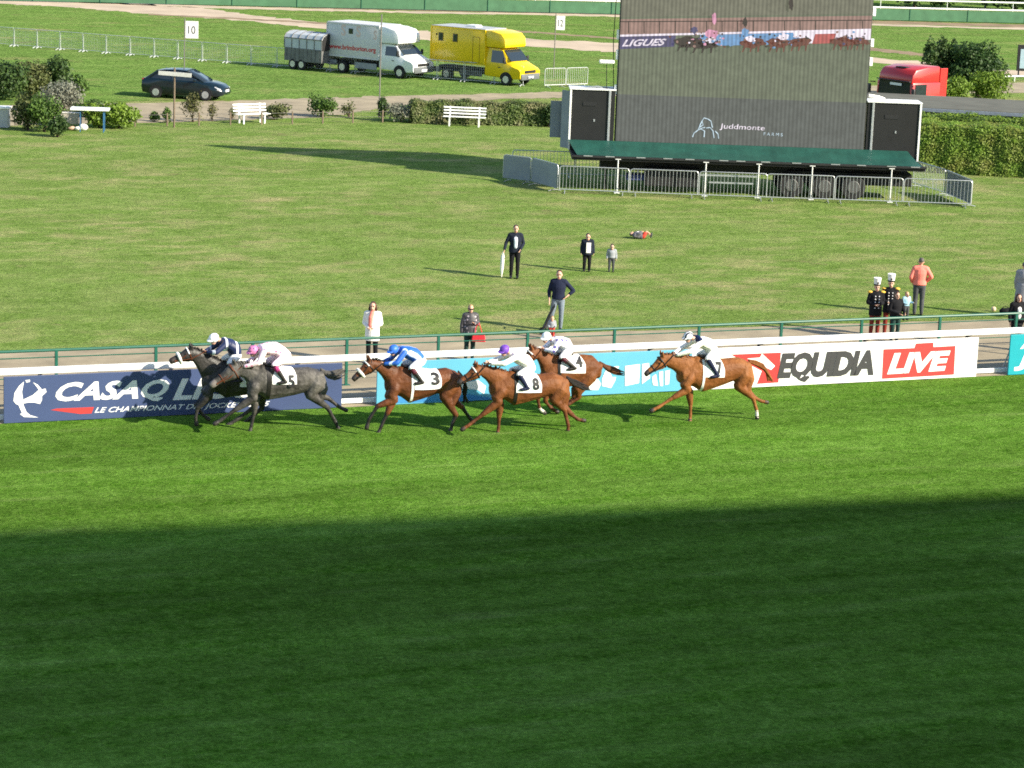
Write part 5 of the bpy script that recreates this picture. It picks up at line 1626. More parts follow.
# -- navy car
CARP = M("navy_car_paint", (.004, .014, .021), .25, .1, var=.05, coat=.3, spec=.5)
c0 = at(186, 98)
carang = -12
car = thing("parked_car", "dark navy hatchback car parked on the grass by the sandy road", "car", c0, R(carang))
half = lambda w0, z0, w1, zb_, w2, zt: [(w0 * .90, z0), (w0, z0 + .10), (w1, (z0 + zb_) / 2 + .05), (w1 * .985, zb_ - .05), (w2, zt)]
body = half_loft([(-2.14, half(.70, .40, .74, .62, .66, .70)), (-2.08, half(.80, .28, .84, .90, .70, .98)), (-1.75, half(.84, .22, .87, .96, .76, 1.02)), (-.9, half(.86, .20, .88, .96, .78, .98)), (.0, half(.86, .20, .88, .94, .78, .96)),
                  (.85, half(.86, .20, .87, .92, .76, .96)), (1.45, half(.85, .22, .86, .82, .70, .90)), (1.90, half(.80, .24, .82, .70, .62, .80)), (2.12, half(.68, .28, .70, .58, .54, .66)), (2.20, half(.56, .34, .58, .52, .46, .56))]).build("body", CARP, car, True)
gh = lambda w0, z0, w1, z1: [(w0, z0), (w0 * .97, z0 + (z1 - z0) * .3), (w1 * 1.02, z1 - .06), (w1 * .9, z1)]
half_loft([(-1.98, gh(.66, .95, .62, 1.00)), (-1.55, gh(.74, .94, .60, 1.26)), (-1.10, gh(.76, .93, .60, 1.42)), (-.3, gh(.77, .92, .61, 1.47)), (.25, gh(.77, .92, .60, 1.43)), (.75, gh(.75, .92, .60, 1.20)), (1.18, gh(.70, .90, .62, .94))]).build("window_glass", GLASS, car, True)
half_loft([(-1.30, [(.60, 1.37), (.58, 1.395), (.30, 1.42)]), (-.9, [(.625, 1.42), (.60, 1.455), (.3, 1.48)]), (-.2, [(.63, 1.44), (.61, 1.485), (.3, 1.51)]), (.22, [(.62, 1.41), (.60, 1.455), (.3, 1.475)])]).build("roof", CARP, car, True)
for sg in (1, -1):
    for pp, pr_ in (([(.22, sg * .625, 1.43), (1.16, sg * .72, .93)], .035), ([(-.45, sg * .64, 1.45), (-.50, sg * .775, .93)], .035), ([(-1.25, sg * .62, 1.40), (-1.85, sg * .72, .97)], .06)):
        MB().tube(pp, pr_, 6).build("pillar", CARP, car, True)
    m_ = MB().box((.78, sg * .93, 1.02), (.16, .18, .13), bev=.04).build("wing_mirror", CARP, car, True)
    MB().prism([(1.72, .60), (2.06, .52), (2.08, .62), (1.80, .74)], 'y', sg * .50, sg * .80, .015).build("headlight", HEADL, car)
    for x in (-1.32, 1.32):
        wheel_into(car, x, sg * .78, .31, .20)
    for xw in (-1.32, 1.32):
        MB().prism([(xw + .37 * math.cos(a), .31 + .37 * math.sin(a)) for a in [PI * i / 10 for i in range(11)]], 'y', sg * .79, sg * .876).build("wheel_arch", DARK, car)
    MB().box((-2.05, sg * .66, .86), (.10, .22, .20), bev=.02).build("tail_light", PRED, car)
    for x in (-.55, .42):
        MB().box((x, sg * .895, .82), (.16, .02, .03)).build("door_handle", CARP, car)
MB().box((2.19, 0, .50), (.05, .52, .12), bev=.01).build("number_plate", PLATE, car)
MB().box((2.14, 0, .60), (.09, .80, .05)).build("grille", DARK, car)

# -- box lorries
def box_van(name, label, loc, ang, paint, bl_, bw, bz0, bz1, cab_label, skirt, roof_mat, luton=True, trim=None):
    """bl_ = box length; cab ahead of it"""
    root = thing(name, label, "van", loc, R(ang))
    xr = -bl_ / 2 - .75; xf = xr + bl_
    bx = MB().box(((xr + xf) / 2, 0, (bz0 + bz1) / 2), (bl_, bw, bz1 - bz0), bev=.03).build("box_body", paint, root, True)
    MB().box(((xr + xf) / 2, 0, bz1 + .012), (bl_ - .05, bw - .05, .05), bev=.012).build("box_roof", roof_mat, bx)
    tr_ = MB()
    for sg in (1, -1):
        for z_ in (bz0 + .03, bz1 - .03):
            tr_.box(((xr + xf) / 2, sg * (bw / 2 + .008), z_), (bl_ - .02, .03, .07))
        for x in (xr + .03, xf - .03):
            tr_.box((x, sg * (bw / 2 + .008), (bz0 + bz1) / 2), (.07, .03, bz1 - bz0 - .12))
    tr_.build("box_trim", trim or paint, bx)
    # luton (the rounded pod above the cab)
    if luton:
        hw = bw / 2 - .02
        prof = [(xf - .02, bz1), (xf + .45, bz1 - .02), (xf + 1.05, bz1 - .14), (xf + 1.30, bz1 - .40), (xf + 1.36, bz1 - .80), (xf + 1.30, bz1 - .92), (xf - .02, bz1 - .92)]
        MB().prism(prof, 'y', -hw, hw, .05).build("cab_pod", P_pod, root, True)
    # cab
    w0 = .98
    ph = lambda z0, zb_, wt, zt: [(w0 * .94, z0), (w0, z0 + .12), (w0, zb_), (wt, zt - .03), (wt * .86, zt)]
    cab = half_loft([(xf - .02, ph(.45, 1.25, .86, bz1 - .94)), (xf + .85, ph(.42, 1.25, .86, bz1 - .95)), (xf + 1.05, ph(.42, 1.24, .84, bz1 - 1.02)), (xf + 1.62, ph(.40, 1.12, .80, 1.34)), (xf + 1.85, ph(.38, 1.06, .78, 1.24)), (xf + 2.25, ph(.40, .96, .72, 1.06)), (xf + 2.38, ph(.42, .82, .66, .92))]).build("cab", P_cab, root, True)
    zt = bz1 - 1.03
    quad_panel([(xf + 1.10, -.76, zt - .03), (xf + 1.10, .76, zt - .03), (xf + 1.64, .84, 1.33), (xf + 1.64, -.84, 1.33)], GLASS, "windscreen", root, .05)
    for sg in (1, -1):
        quad_panel([(xf + .38, sg * .985, 1.24), (xf + 1.42, sg * .985, 1.22), (xf + 1.08, sg * .895, zt - .06), (xf + .38, sg * .895, zt - .06)], GLASS, "side_window", root, .04)
        mm = MB().tube([(xf + 1.35, sg * .98, 1.25), (xf + 1.40, sg * 1.10, 1.30)], .02, 6).box((xf + 1.40, sg * 1.16, 1.42), (.10, .16, .30), bev=.03)
        mm.build("wing_mirror", BLACKP, root, True)
        MB().prism([(xf + 2.02, .82), (xf + 2.34, .76), (xf + 2.32, .92), (xf + 2.08, 1.00)], 'y', sg * .52, sg * .90, .02).build("headlight", HEADL, root)
        MB().prism([(xf + 1.42 + .42 * math.cos(a), .34 + .42 * math.sin(a)) for a in [PI * i / 10 for i in range(11)]], 'y', sg * .88, sg * .985).build("wheel_arch", DARK, root)
        wheel_into(root, xf + 1.42, sg * .88, .34, .22)
        wheel_into(root, xr + bl_ * .30, sg * .86, .34, .34)
        MB().box((xf + .95, sg * .992, .98), (.16, .02, .04)).build("door_handle", BLACKP, root)
        MB().box(((xr + xf) / 2 + .9, sg * (bw / 2 - .12), .52), (bl_ * .40, .05, .34), bev=.01).build("side_skirt", skirt, root)
        MB().box((xr + .38, sg * (bw / 2 - .12), .55), (.6, .05, .30), bev=.01).build("side_skirt", skirt, root)
    MB().box((xf + 2.33, 0, .52), (.22, 1.80, .34), bev=.04).build("bumper", bumpm, root, True)
    MB().box((xf + 2.38, 0, .80), (.06, 1.10, .16), bev=.02).build("grille", DARK, root)
    MB().box((xf + 2.455, 0, .50), (.02, .52, .12)).build("number_plate", PLATE, root)
    MB().box(((xr + xf) / 2 + .5, 0, .60), (bl_ + .6, .9, .30)).build("chassis_beam", DARK, root)
    return root, xr, xf
VANA = -34
WVAN = M("white_van_paint", (.74, .75, .76), .35, var=.05, coat=.3)
BOXG = M("pale_grey_box", (.56, .56, .57), .5, var=.06)
P_pod, P_cab, bumpm = WVAN, WVAN, M("grey_bumper", (.12, .13, .14), .6)
vl = at(373.5, 74.0)
wv, xr, xf = box_van("box_van", "white box lorry with a red web address parked behind the mesh barriers", vl, VANA, BOXG, 3.8, 2.1, .92, 2.84, "", M("skirt_grey", (.25, .27, .29), .6), BOXG)
bw = 2.1
class _V: pass
def van_side_text(root, s, x0, x1, z0, z1, mat, bold=.03, name="lettering", shear=0):
    y = -(bw / 2 + .004)
    return text_on(root, s, [(x0, z0), (x1, z0), (x1, z1), (x0, z1)], mat, y, name=name, bold=bold, shear=shear)
van_side_text(wv, "www.brimborion.org", xr + .22, xf - .22, 1.26, 1.62, PRED, .035)
MB().box((xr + 1.75, -bw / 2 - .005, 2.42), (.30, .03, .30), bev=.01).build("hatch_window", GLASS, wv)
for xx in (xr + 1.22, xr + 2.30):
    van_side_text(wv, "S", xx - .17, xx + .17, 2.12, 2.78, M("faded_print", (.62, .47, .44), .6), .03, "painted_figure")
van_side_text(wv, "S", xf - .42, xf - .18, 2.05, 2.60, M("faded_print", (.62, .47, .44), .6), .03, "painted_figure")
YEL = M("yellow_van_paint", (.72, .50, .002), .35, var=.04, coat=.3)
P_pod = P_cab = YEL
vl = at(478, 80.8)
yv, yxr, yxf = box_van("box_van", "bright yellow box van parked on the grass beside the white lorry", vl, VANA, YEL, 3.8, 2.1, 1.0, 2.98, "", M("skirt_dark", (.06, .06, .06), .6), M("grey_roof", (.40, .41, .42), .5), trim=YEL)
for i, x in enumerate((yxr + .72, yxr + 1.72)):
    wn = MB().box((x, -bw / 2 - .008, 2.40), (.30, .03, .42), bev=.02).build("window", GLASS, yv)
    MB().box((x, -bw / 2 - .004, 2.40), (.36, .02, .48), bev=.01).build("frame", M("dark_yellow_trim", (.25, .17, .0), .5), wn)
MB().box((yxr + .42, -bw / 2 - .006, 2.52), (.10, .03, .10)).build("side_lamp", DARK, yv)
MB().box(((yxr + yxf) / 2, -bw / 2 - .004, 1.04), (3.7, .02, .09)).build("green_stripe", fab("green_stripe", 84, 130, 40), yv)
dm = MB()
x0, x1 = yxf - .85, yxf - .38
for bx_ in (((x0 + x1) / 2, 2.55, x1 - x0, .025), ((x0 + x1) / 2, 1.14, x1 - x0, .025), (x0, 1.84, .025, 1.43), (x1, 1.84, .025, 1.43)):
    dm.box((bx_[0], -bw / 2 - .004, bx_[1]), (bx_[2], .02, bx_[3]))
dm.build("door_outline", M("dark_yellow_trim", (.25, .17, .0), .5), yv)
MB().box((yxr + 2.2, .1, 3.06), (.7, .6, .14), bev=.05).build("roof_vent", WHITEP, yv)
# -- livestock trailer behind the white lorry
hv = Vector((math.cos(R(VANA)), math.sin(R(VANA)), 0))
tp = at(312, 69.4)
lt = thing("livestock_trailer", "grey livestock trailer with rounded canvas top behind the white lorry", "trailer", tp, R(VANA))
LG = M("weathered_grey_metal", (.15, .15, .15), .6, .2, var=.25, scale=3)
CANV = M("pale_canvas", (.46, .49, .52), .7, var=.1, scale=2)
MB().box((0, 0, .86), (2.75, 1.75, .76), bev=.02).build("lower_body", LG, lt)
for i in range(9):
    MB().box((-1.2 + i * .30, -.885, .86), (.05, .03, .74)).build("stake", LG, lt)
roofp = [(-.87, 1.24), (-.87, 1.82), (-.72, 2.02), (-.40, 2.14), (0, 2.17), (.40, 2.14), (.72, 2.02), (.87, 1.82), (.87, 1.24)]
MB().prism(roofp, 'x', -1.37, 1.37).build("canvas_top", CANV, lt)
hoops = []
for i in range(6):
    x = -1.38 + i * .552
    MB().tube([(x, p[0] * 1.012, 1.24 + (p[1] - 1.24) * 1.01) for p in roofp], .028, 6).build("hoop", LG, lt)
MB().prism([(p[0] * .95, p[1] - .04) for p in roofp], 'x', 1.375, 1.41).build("front_opening", DARK, lt)
MB().box((0, -.90, 1.80), (2.75, .02, .05)).build("side_rail", LG, lt)
for sg in (1, -1):
    for x in (-.75, -.10):
        wheel_into(lt, x, sg * .78, .31, .2)
MB().tube([(1.37, .4, .5), (2.0, 0, .48), (1.37, -.4, .5)], .04, 6).build("drawbar", LG, lt)
MB().box((-1.42, .7, .8), (.05, .2, .12)).build("tail_light", PRED, lt)
MB().box((-1.42, -.7, .8), (.05, .2, .12)).build("tail_light", PRED, lt)

# -- red truck cab behind the flat roof
REDT = M("red_truck_paint", (.50, .022, .022), .35, var=.05, coat=.4)
_q = at(908.5, 66.5, 3.42)
c0 = Vector((_q.x, _q.y, 0))
tk = thing("truck", "red truck tractor cab standing behind the low flat roof", "truck", c0, R(-141))
s_ = 1.0
# forward = local x, towards the viewer and left
MB().box((-.10, 0, 1.75), (2.0, 2.4, 2.0), bev=.10).build("cab", REDT, tk, True)
MB().prism([(-1.1, 2.70), (.90, 2.70), (.84, 3.08), (.60, 3.36), (-.2, 3.48), (-1.1, 3.50)], 'y', -1.12, 1.12, .10).build("roof_fairing", REDT, tk, True)
quad_panel([(.93, -1.06, 1.80), (.93, 1.06, 1.80), (.90, 1.02, 2.74), (.90, -1.02, 2.74)], GLASS, "windscreen", tk, .06)
MB().box((.98, 0, 2.79), (.16, 2.2, .05), bev=.02).build("sun_visor", BLACKP, tk)
for sg in (1, -1):
    quad_panel([(-.05, sg * 1.205, 1.80), (.72, sg * 1.205, 1.80), (.72, sg * 1.205, 2.66), (-.05, sg * 1.205, 2.66)], GLASS, "side_window", tk, .03)
    MB().tube([(.95, sg * 1.2, 2.6), (1.1, sg * 1.42, 2.6)], .025, 6).box((1.12, sg * 1.46, 2.25), (.12, .18, .5), bev=.04).build("wing_mirror", BLACKP, tk, True)
    wheel_into(tk, .25, sg * 1.05, .50, .30)
    wheel_into(tk, -3.0, sg * 1.0, .50, .50)
    MB().box((1.0, sg * .9, .75), (.08, .36, .2), bev=.02).build("headlight", HEADL, tk)
    MB().box((-1.35, sg * 1.1, 2.3), (.5, .05, 2.2), bev=.01).build("side_deflector", REDT, tk)
MB().box((.95, 0, .62), (.22, 2.4, .5), bev=.05).build("bumper", REDT, tk, True)
MB().box((.92, 0, 1.25), (.08, 1.7, .7), bev=.03).build("grille", DARK, tk)
MB().box((-1.8, 0, .75), (4.2, .9, .3)).build("chassis_beam", DARK, tk)
MB().box((.3, 0, 3.40), (.5, .7, .05), bev=.02).build("roof_hatch", DARK, tk)
MB().box((.975, .15, 2.62), (.02, .75, .12)).build("screen_badge", WHITEP, tk)

# ================================================================== greenery
F_DARK = foliage_mat("dark_foliage", (.020, .050, .014), (.075, .130, .030), (.055, .095, .024))
F_MID = foliage_mat("mid_foliage", (.036, .082, .014), (.120, .205, .038), (.085, .145, .030))
F_OLIVE = foliage_mat("olive_foliage", (.050, .072, .020), (.150, .170, .055), (.105, .120, .042))
F_GREY = foliage_mat("silver_foliage", (.11, .12, .085), (.30, .31, .24), (.20, .20, .15))
F_LIME = foliage_mat("light_foliage", (.085, .150, .014), (.200, .300, .036), (.150, .235, .028))
F_HEDGE = foliage_mat("hedge_foliage", (.095, .180, .016), (.220, .350, .042), (.215, .240, .050))
F_RED = foliage_mat("rusty_foliage", (.060, .070, .022), (.160, .150, .055), (.100, .110, .036))
BARK = M("bark", (.085, .060, .042), .9, var=.3, scale=5, bump=.5)

def leaf_mesh(blobs, n, size, seed, shell=.55, flatz=.6):
    """small leaf faces spread through ellipsoids; blobs: (centre, radii)"""
    r_ = np.random.default_rng(seed)
    vol = np.array([b[1][0] * b[1][1] * b[1][2] for b in blobs]) ** .67
    which = r_.choice(len(blobs), n, p=vol / vol.sum())
    c = np.array([b[0] for b in blobs])[which]
    rd = np.array([b[1] for b in blobs])[which]
    d = r_.normal(size=(n, 3)); d /= np.linalg.norm(d, axis=1)[:, None]
    rad = shell + (1.06 - shell) * r_.random(n) ** .7
    rad *= 1 + .22 * np.sin(d[:, 0] * 5 + which) * np.cos(d[:, 2] * 6 + which * 2)
    p = c + d * rd * rad[:, None]
    keep = p[:, 2] > .03
    p, d = p[keep], d[keep]; n = len(p)
    nv = d + r_.normal(size=(n, 3)) * .7; nv[:, 2] += .25
    nv /= np.linalg.norm(nv, axis=1)[:, None]
    t = np.cross(nv, r_.normal(size=(n, 3))); t /= np.linalg.norm(t, axis=1)[:, None]
    b = np.cross(nv, t)
    s = size * (.6 + .8 * r_.random(n))[:, None]
    vs = np.stack([p - t * s, p - b * s * flatz, p + t * s, p + b * s * flatz], 1).reshape(-1, 3)
    return vs, n
def leaves(name, parent, blobs, n, size, mat, seed, **kw):
    vs, n = leaf_mesh(blobs, n, size, seed, **kw)
    me = bpy.data.meshes.new(name)
    me.from_pydata(vs.tolist(), [], [(4 * i, 4 * i + 1, 4 * i + 2, 4 * i + 3) for i in range(n)])
    me.update()
    return link(name, me, mat, parent)
def bush(label, px, py, wd, ht, mat, seed, n=1500, size=.075, cat='shrub', name='shrub', dep=None, group=None, stems=5, sparse=False, z0=0.0):
    p = at(px, py)
    r_ = random.Random(seed)
    root = thing(name, label, cat, p, 0, group)
    dep = dep or wd * .8
    blobs = []
    k = 7 if not sparse else 5
    for i in range(k):
        a, q_ = r_.uniform(0, 2 * PI), r_.uniform(.1, .62)
        hh = r_.uniform(.30, .78) if i else .5
        blobs.append(((math.cos(a) * q_ * wd / 2, math.sin(a) * q_ * dep / 2, z0 + ht * hh), (wd * r_.uniform(.2, .32), dep * r_.uniform(.2, .32), ht * r_.uniform(.2, .30))))
    blobs.append(((0, 0, z0 + ht * .42), (wd * .38, dep * .38, ht * .40)))
    leaves("crown", root, blobs, n, size, mat, seed, shell=.45 if not sparse else .2)
    st = MB()
    for i in range(stems):
        b_ = blobs[i % len(blobs)][0]
        st.tube([(r_.uniform(-.06, .06), r_.uniform(-.06, .06), 0), (b_[0] * .4, b_[1] * .4, b_[2] * .5), (b_[0], b_[1], b_[2])], [.03, .02, .008], 5)
    st.build("trunk", BARK, root)
    return root
# left group
bush("large dark evergreen bush cut by the left frame edge", -6, 99, 3.3, 2.25, F_DARK, 1, 5200, .085, name='bush', cat='bush')
bush("olive brown bush between the two dark bushes at the left", 30, 97, 2.3, 1.9, F_OLIVE, 2, 2800, .08, name='bush', cat='bush')
bush("rounded dark green bush right of the olive bush, left of the car", 52, 96, 2.3, 2.05, F_DARK, 3, 3200, .08, name='bush', cat='bush')
bush("small light green bush at the right end of the far bush row", 77, 94, 1.5, 1.15, F_MID, 4, 1800, .07, name='bush', cat='bush')
bush("silvery grey feathery shrub in front of the far bush row", 62, 112, 2.6, 1.45, F_GREY, 5, 3200, .06, cat='shrub')
bush("tall brownish olive shrub beside the white box at the left", 28, 130, 1.5, 1.7, F_OLIVE, 6, 2600, .065)
bush("mid green shrub between the olive shrub and the white table", 45, 132, 1.7, 1.75, F_MID, 61, 3000, .065)
bush("low dark shrub at the front of the left shrub bed", 57, 137, 1.15, 1.05, F_DARK, 7, 1700, .06)
bush("dense bright green shrub right behind the white table", 119, 128.5, 2.0, 1.25, F_LIME, 8, 3600, .07)
bush("bright green shrub left behind the white table", 100, 128, 1.5, 1.15, F_LIME, 81, 2400, .07)
bush("dark low shrub behind the white table, farthest back", 88, 117, 1.9, .85, F_DARK, 9, 1600, .06)
# along the sandy road
bush("small round shrub left of the tall signpost", 154, 121.5, .55, .55, F_MID, 10, 500, .05)
bush("small round shrub just left of the signpost's foot", 167, 123, .55, .75, F_MID, 11, 600, .05)
bush("thin rusty shrub right of the signpost in front of the car", 193, 122, 1.4, 1.45, F_RED, 12, 900, .05, sparse=True)
bush("sparse twiggy plant between the rusty shrub and the left bench", 212, 121, .8, .95, F_RED, 13, 260, .045, sparse=True)
bush("small twiggy plant left of the left white bench", 232, 119, .5, .65, F_OLIVE, 14, 220, .045, sparse=True)
bush("bushy shrub behind the right end of the left white bench", 274, 119.5, 1.45, .95, F_OLIVE, 15, 1300, .055)
bush("round dark shrub midway between the two white benches", 322, 117, 1.75, 1.15, F_MID, 16, 1900, .06)
bush("thin twiggy plant right of the round dark shrub", 349, 117, .9, .9, F_OLIVE, 17, 420, .045, sparse=True)
bush("narrow upright dark shrub right of the thin pole", 382.5, 121, .7, 1.35, F_DARK, 18, 900, .055)
bush("wide greyish shrub at the left end of the low hedge", 402, 122, 1.9, .95, F_GREY, 19, 1500, .055)

def hedge(label, pa, pb, dep, ht, mat, seed, n, size, brown=False, core=None):
    """a clipped hedge between two points on the ground"""
    a, b = Vector(pa), Vector(pb)
    L_ = (b - a).length
    root = thing("hedge", label, "hedge", a, math.atan2(b.y - a.y, b.x - a.x))
    r_ = np.random.default_rng(seed)
    P, Nn = [], []
    areas = np.array([L_ * ht, L_ * dep * 1.5, dep * ht, dep * ht]); pr = areas / areas.sum()
    wh = r_.choice(4, n, p=pr)
    u, v = r_.random(n), r_.random(n)
    p = np.zeros((n, 3)); d = np.zeros((n, 3))
    f = wh == 0; p[f] = np.c_[u[f] * L_, np.zeros(f.sum()), v[f] * ht]; d[f] = (0, -1, .15)
    f = wh == 1; p[f] = np.c_[u[f] * L_, v[f] * dep, np.full(f.sum(), ht)]; d[f] = (0, 0, 1)
    f = wh == 2; p[f] = np.c_[np.zeros(f.sum()), u[f] * dep, v[f] * ht]; d[f] = (-1, 0, .1)
    f = wh == 3; p[f] = np.c_[np.full(f.sum(), L_), u[f] * dep, v[f] * ht]; d[f] = (1, 0, .1)
    bumpy = .05 * np.sin(p[:, 0] * 2.1 + seed) * np.cos(p[:, 2] * 3) + .04 * np.sin(p[:, 0] * 5.3)
    p += d * (bumpy + r_.normal(0, .045, n))[:, None]
    nv = d + r_.normal(size=(n, 3)) * .38 + np.array((.12, -.1, .25)); nv /= np.linalg.norm(nv, axis=1)[:, None]
    t = np.cross(nv, r_.normal(size=(n, 3))); t /= np.linalg.norm(t, axis=1)[:, None]
    bb = np.cross(nv, t)
    s = size * (.6 + .8 * r_.random(n))[:, None]
    vs = np.stack([p - t * s, p - bb * s * .55, p + t * s, p + bb * s * .55], 1).reshape(-1, 3)
    me = bpy.data.meshes.new("foliage")
    me.from_pydata(vs.tolist(), [], [(4 * i, 4 * i + 1, 4 * i + 2, 4 * i + 3) for i in range(n)])
    me.update()
    link("foliage", me, mat, root)
    MB().box((L_ / 2, dep / 2 + .02, ht / 2 - .02), (L_ - .12, dep - .14, ht - .10), bev=.05).build("inner_twigs", M("inner_twigs", (.060, .110, .018), .9, var=.3), root)
    return root
hA, hB = at(411, 123.5), at(556, 127)
hedge("long low clipped hedge behind the right white bench", hA, hB, .9, 1.05, foliage_mat("low_hedge_foliage", (.045, .080, .018), (.140, .190, .048), (.20, .19, .09)), 31, 9000, .055)
bush("leafy dark end bush of the low hedge beside the screen trailer", 549, 127, 1.0, 1.25, F_DARK, 32, 1500, .055)
h0, h1 = at(918, 172), at(1045, 179.5)
hd_ = (h1 - h0).normalized()
hnn = Vector((-hd_.y, hd_.x, 0))
HZ1 = Frame(h0, math.atan2(hd_.y, hd_.x)).uz(970, 128).z
print('HEDGE', HZ1)
hedge("tall clipped green hedge right of the screen trailer", h0, h0 + hd_ * 11, 2.2, HZ1, F_HEDGE, 33, 42000, .046)
hedge("second clipped hedge standing just behind the tall hedge at the right", h0 + hnn * 2.7 - hd_ * .5, h0 + hnn * 2.7 + hd_ * 10.5, 1.2, Frame(h0 + hnn * 2.7, math.atan2(hd_.y, hd_.x)).uz(970, 117.5).z, F_LIME, 34, 9000, .06)
# low flat roof behind the hedges
KF = Frame(h0 + hnn * 4.4, math.atan2(hd_.y, hd_.x))
ka, kb_ = KF.uz(918, 105.5), KF.uz(1040, 117.5)
KZ = (ka.z + kb_.z) / 2
roof = thing("kiosk", "long low kiosk with a flat grey roof behind the clipped hedges", "building", KF.p + KF.x * ka.x, KF.rz)
kt = at(940, 97, KZ) - KF.p
dpt = max(2.0, kt.dot(KF.y))
print('KIOSK z %.2f depth %.2f' % (KZ, dpt), ka, kb_)
ROOFG = M("grey_roof_felt", (.105, .105, .085), 1.0, var=.2, scale=.8)
MB().box((5.5, dpt / 2, KZ), (16, dpt, .10), bev=.01).build("roof", ROOFG, roof)
MB().box((5.5, -.03, KZ - .06), (16, .05, .16), bev=.01).build("roof_edge", M("blue_grey_metal", (.24, .28, .34), .45, .2), roof)
MB().box((5.5, dpt / 2, KZ / 2 - .03), (15.4, dpt - .6, KZ - .08)).build("wall", M("kiosk_wall", (.30, .30, .28), .8), roof)
MB().box((8.8, dpt * .55, KZ + .14), (3.4, 1.0, .16), bev=.01).build("roof_box", DARK, roof)
# trees behind the red cab
def cypress(label, px, py, wd, ht, seed):
    p = at(px, py)
    root = thing("cypress_tree", label, "tree", p, 0, "dark columnar trees beside the red truck")
    bl = [((0, 0, ht * t), (wd / 2 * s_, wd / 2 * s_, ht * .16)) for t, s_ in ((.14, .9), (.32, 1), (.5, 1), (.68, .97), (.84, .85), (.95, .55))]
    leaves("crown", root, bl, 2200, .085, F_DARK, seed, shell=.5)
    MB().tube([(0, 0, 0), (0, 0, ht * .8)], [.10, .03], 7).build("trunk", BARK, root)
for i, (px, py, wd, ht, lb) in enumerate([(927, 99, 1.0, 3.1, "dark columnar tree at the left end of the clump by the red truck"), (938.5, 98.5, 1.05, 3.15, "second dark columnar tree from the left in the clump by the red truck"),
                                          (950, 98.5, 1.05, 3.05, "third dark columnar tree, right beside the round tree"), (919.5, 96, .35, 1.25, "tiny dark conifer just left of the columnar clump")]):
    cypress(lb, px, py, wd, ht, 50 + i)
p = at(977, 101)
bt = thing("round_tree", "large round green tree right of the dark columnar trees", "tree", p)
r_ = random.Random(5)
bl = [((r_.uniform(-.9, .9), r_.uniform(-.9, .9), 2.0 + r_.uniform(-.8, .9)), (r_.uniform(.55, .95), r_.uniform(.55, .95), r_.uniform(.5, .8))) for _ in range(12)] + [((0, 0, 1.7), (1.35, 1.3, 1.35))]
leaves("crown", bt, bl, 9000, .085, foliage_mat("round_tree_foliage", (.016, .044, .010), (.060, .115, .026), (.035, .075, .016)), 60, shell=.6)
MB().tube([(0, 0, 0), (.05, 0, .9), (0, .05, 1.9)], [.16, .12, .05], 8).tube([(.03, 0, .8), (.5, .1, 1.9)], [.08, .03], 6).tube([(.03, 0, .8), (-.5, -.1, 1.9)], [.08, .03], 6).build("trunk", BARK, bt)
bush("yellowish green shrub below the columnar trees beside the red truck", 953, 106, 2.5, 2.0, F_LIME, 62, 3600, .07)
bush("yellowish green shrub at the right foot of the round tree", 988, 104, 2.9, 1.95, F_LIME, 63, 3600, .07)
# far edge: green mesh fence, hedge and trees
fa, fbk = at(100, 3.2), at(1024, 23.8)
fu = (fbk - fa).normalized()
ff = thing("mesh_fence", "far white running rail with green windbreak mesh along the back of the field", "fence", fa, math.atan2(fu.y, fu.x))
GMESH = M("green_windbreak", (.060, .150, .080), .9, var=.15, scale=1.5)
MB().box((35, 0, .50), (200, .03, .88)).build("windbreak", GMESH, ff)
MB().tube([(-65, 0, 1.06), (135, 0, 1.06)], .07, 6).build("top_rail", WHITEP, ff)
for k in range(-12, 27):
    MB().tube([(k * 5.0, -.05, 0), (k * 5.0, -.05, 1.05)], .02, 6).build("post", GREENP, ff)
f2 = thing("white_rail", "far thin white rail beyond the green windbreak fence", "rail", fa + Vector((-fu.y, fu.x, 0)) * 9.5, math.atan2(fu.y, fu.x))
MB().tube([(-65, 0, 1.1), (150, 0, 1.1)], .07, 6).build("top_rail", WHITEP, f2)
for k in range(-10, 25):
    MB().tube([(k * 6.0, 0, 0), (k * 6.0, 0, 1.1)], .03, 6).build("post", WHITEP, f2)
r_ = random.Random(11)
for i in range(16):
    t = -20 + i * 9.2
    pz = fa + fu * t + Vector((-fu.y, fu.x, 0)) * (15 + r_.uniform(-1, 3))
    root = thing("broad_tree", "dark broad tree in the far row beyond the white rail", "tree", pz, 0, "far trees beyond the white rail")
    h_ = r_.uniform(4.5, 7)
    bl = [((r_.uniform(-2.6, 2.6), r_.uniform(-1.5, 1.5), h_ * r_.uniform(.25, .85)), (r_.uniform(1, 1.8), r_.uniform(1, 1.6), r_.uniform(.9, 1.5))) for _ in range(9)] + [((0, 0, h_ * .4), (2.8, 1.8, h_ * .36))]
    leaves("crown", root, bl, 3000, .2, F_DARK if i % 3 else F_MID, 70 + i, shell=.5)
    MB().tube([(0, 0, 0), (0, 0, h_ * .7)], [.2, .08], 7).build("trunk", BARK, root)

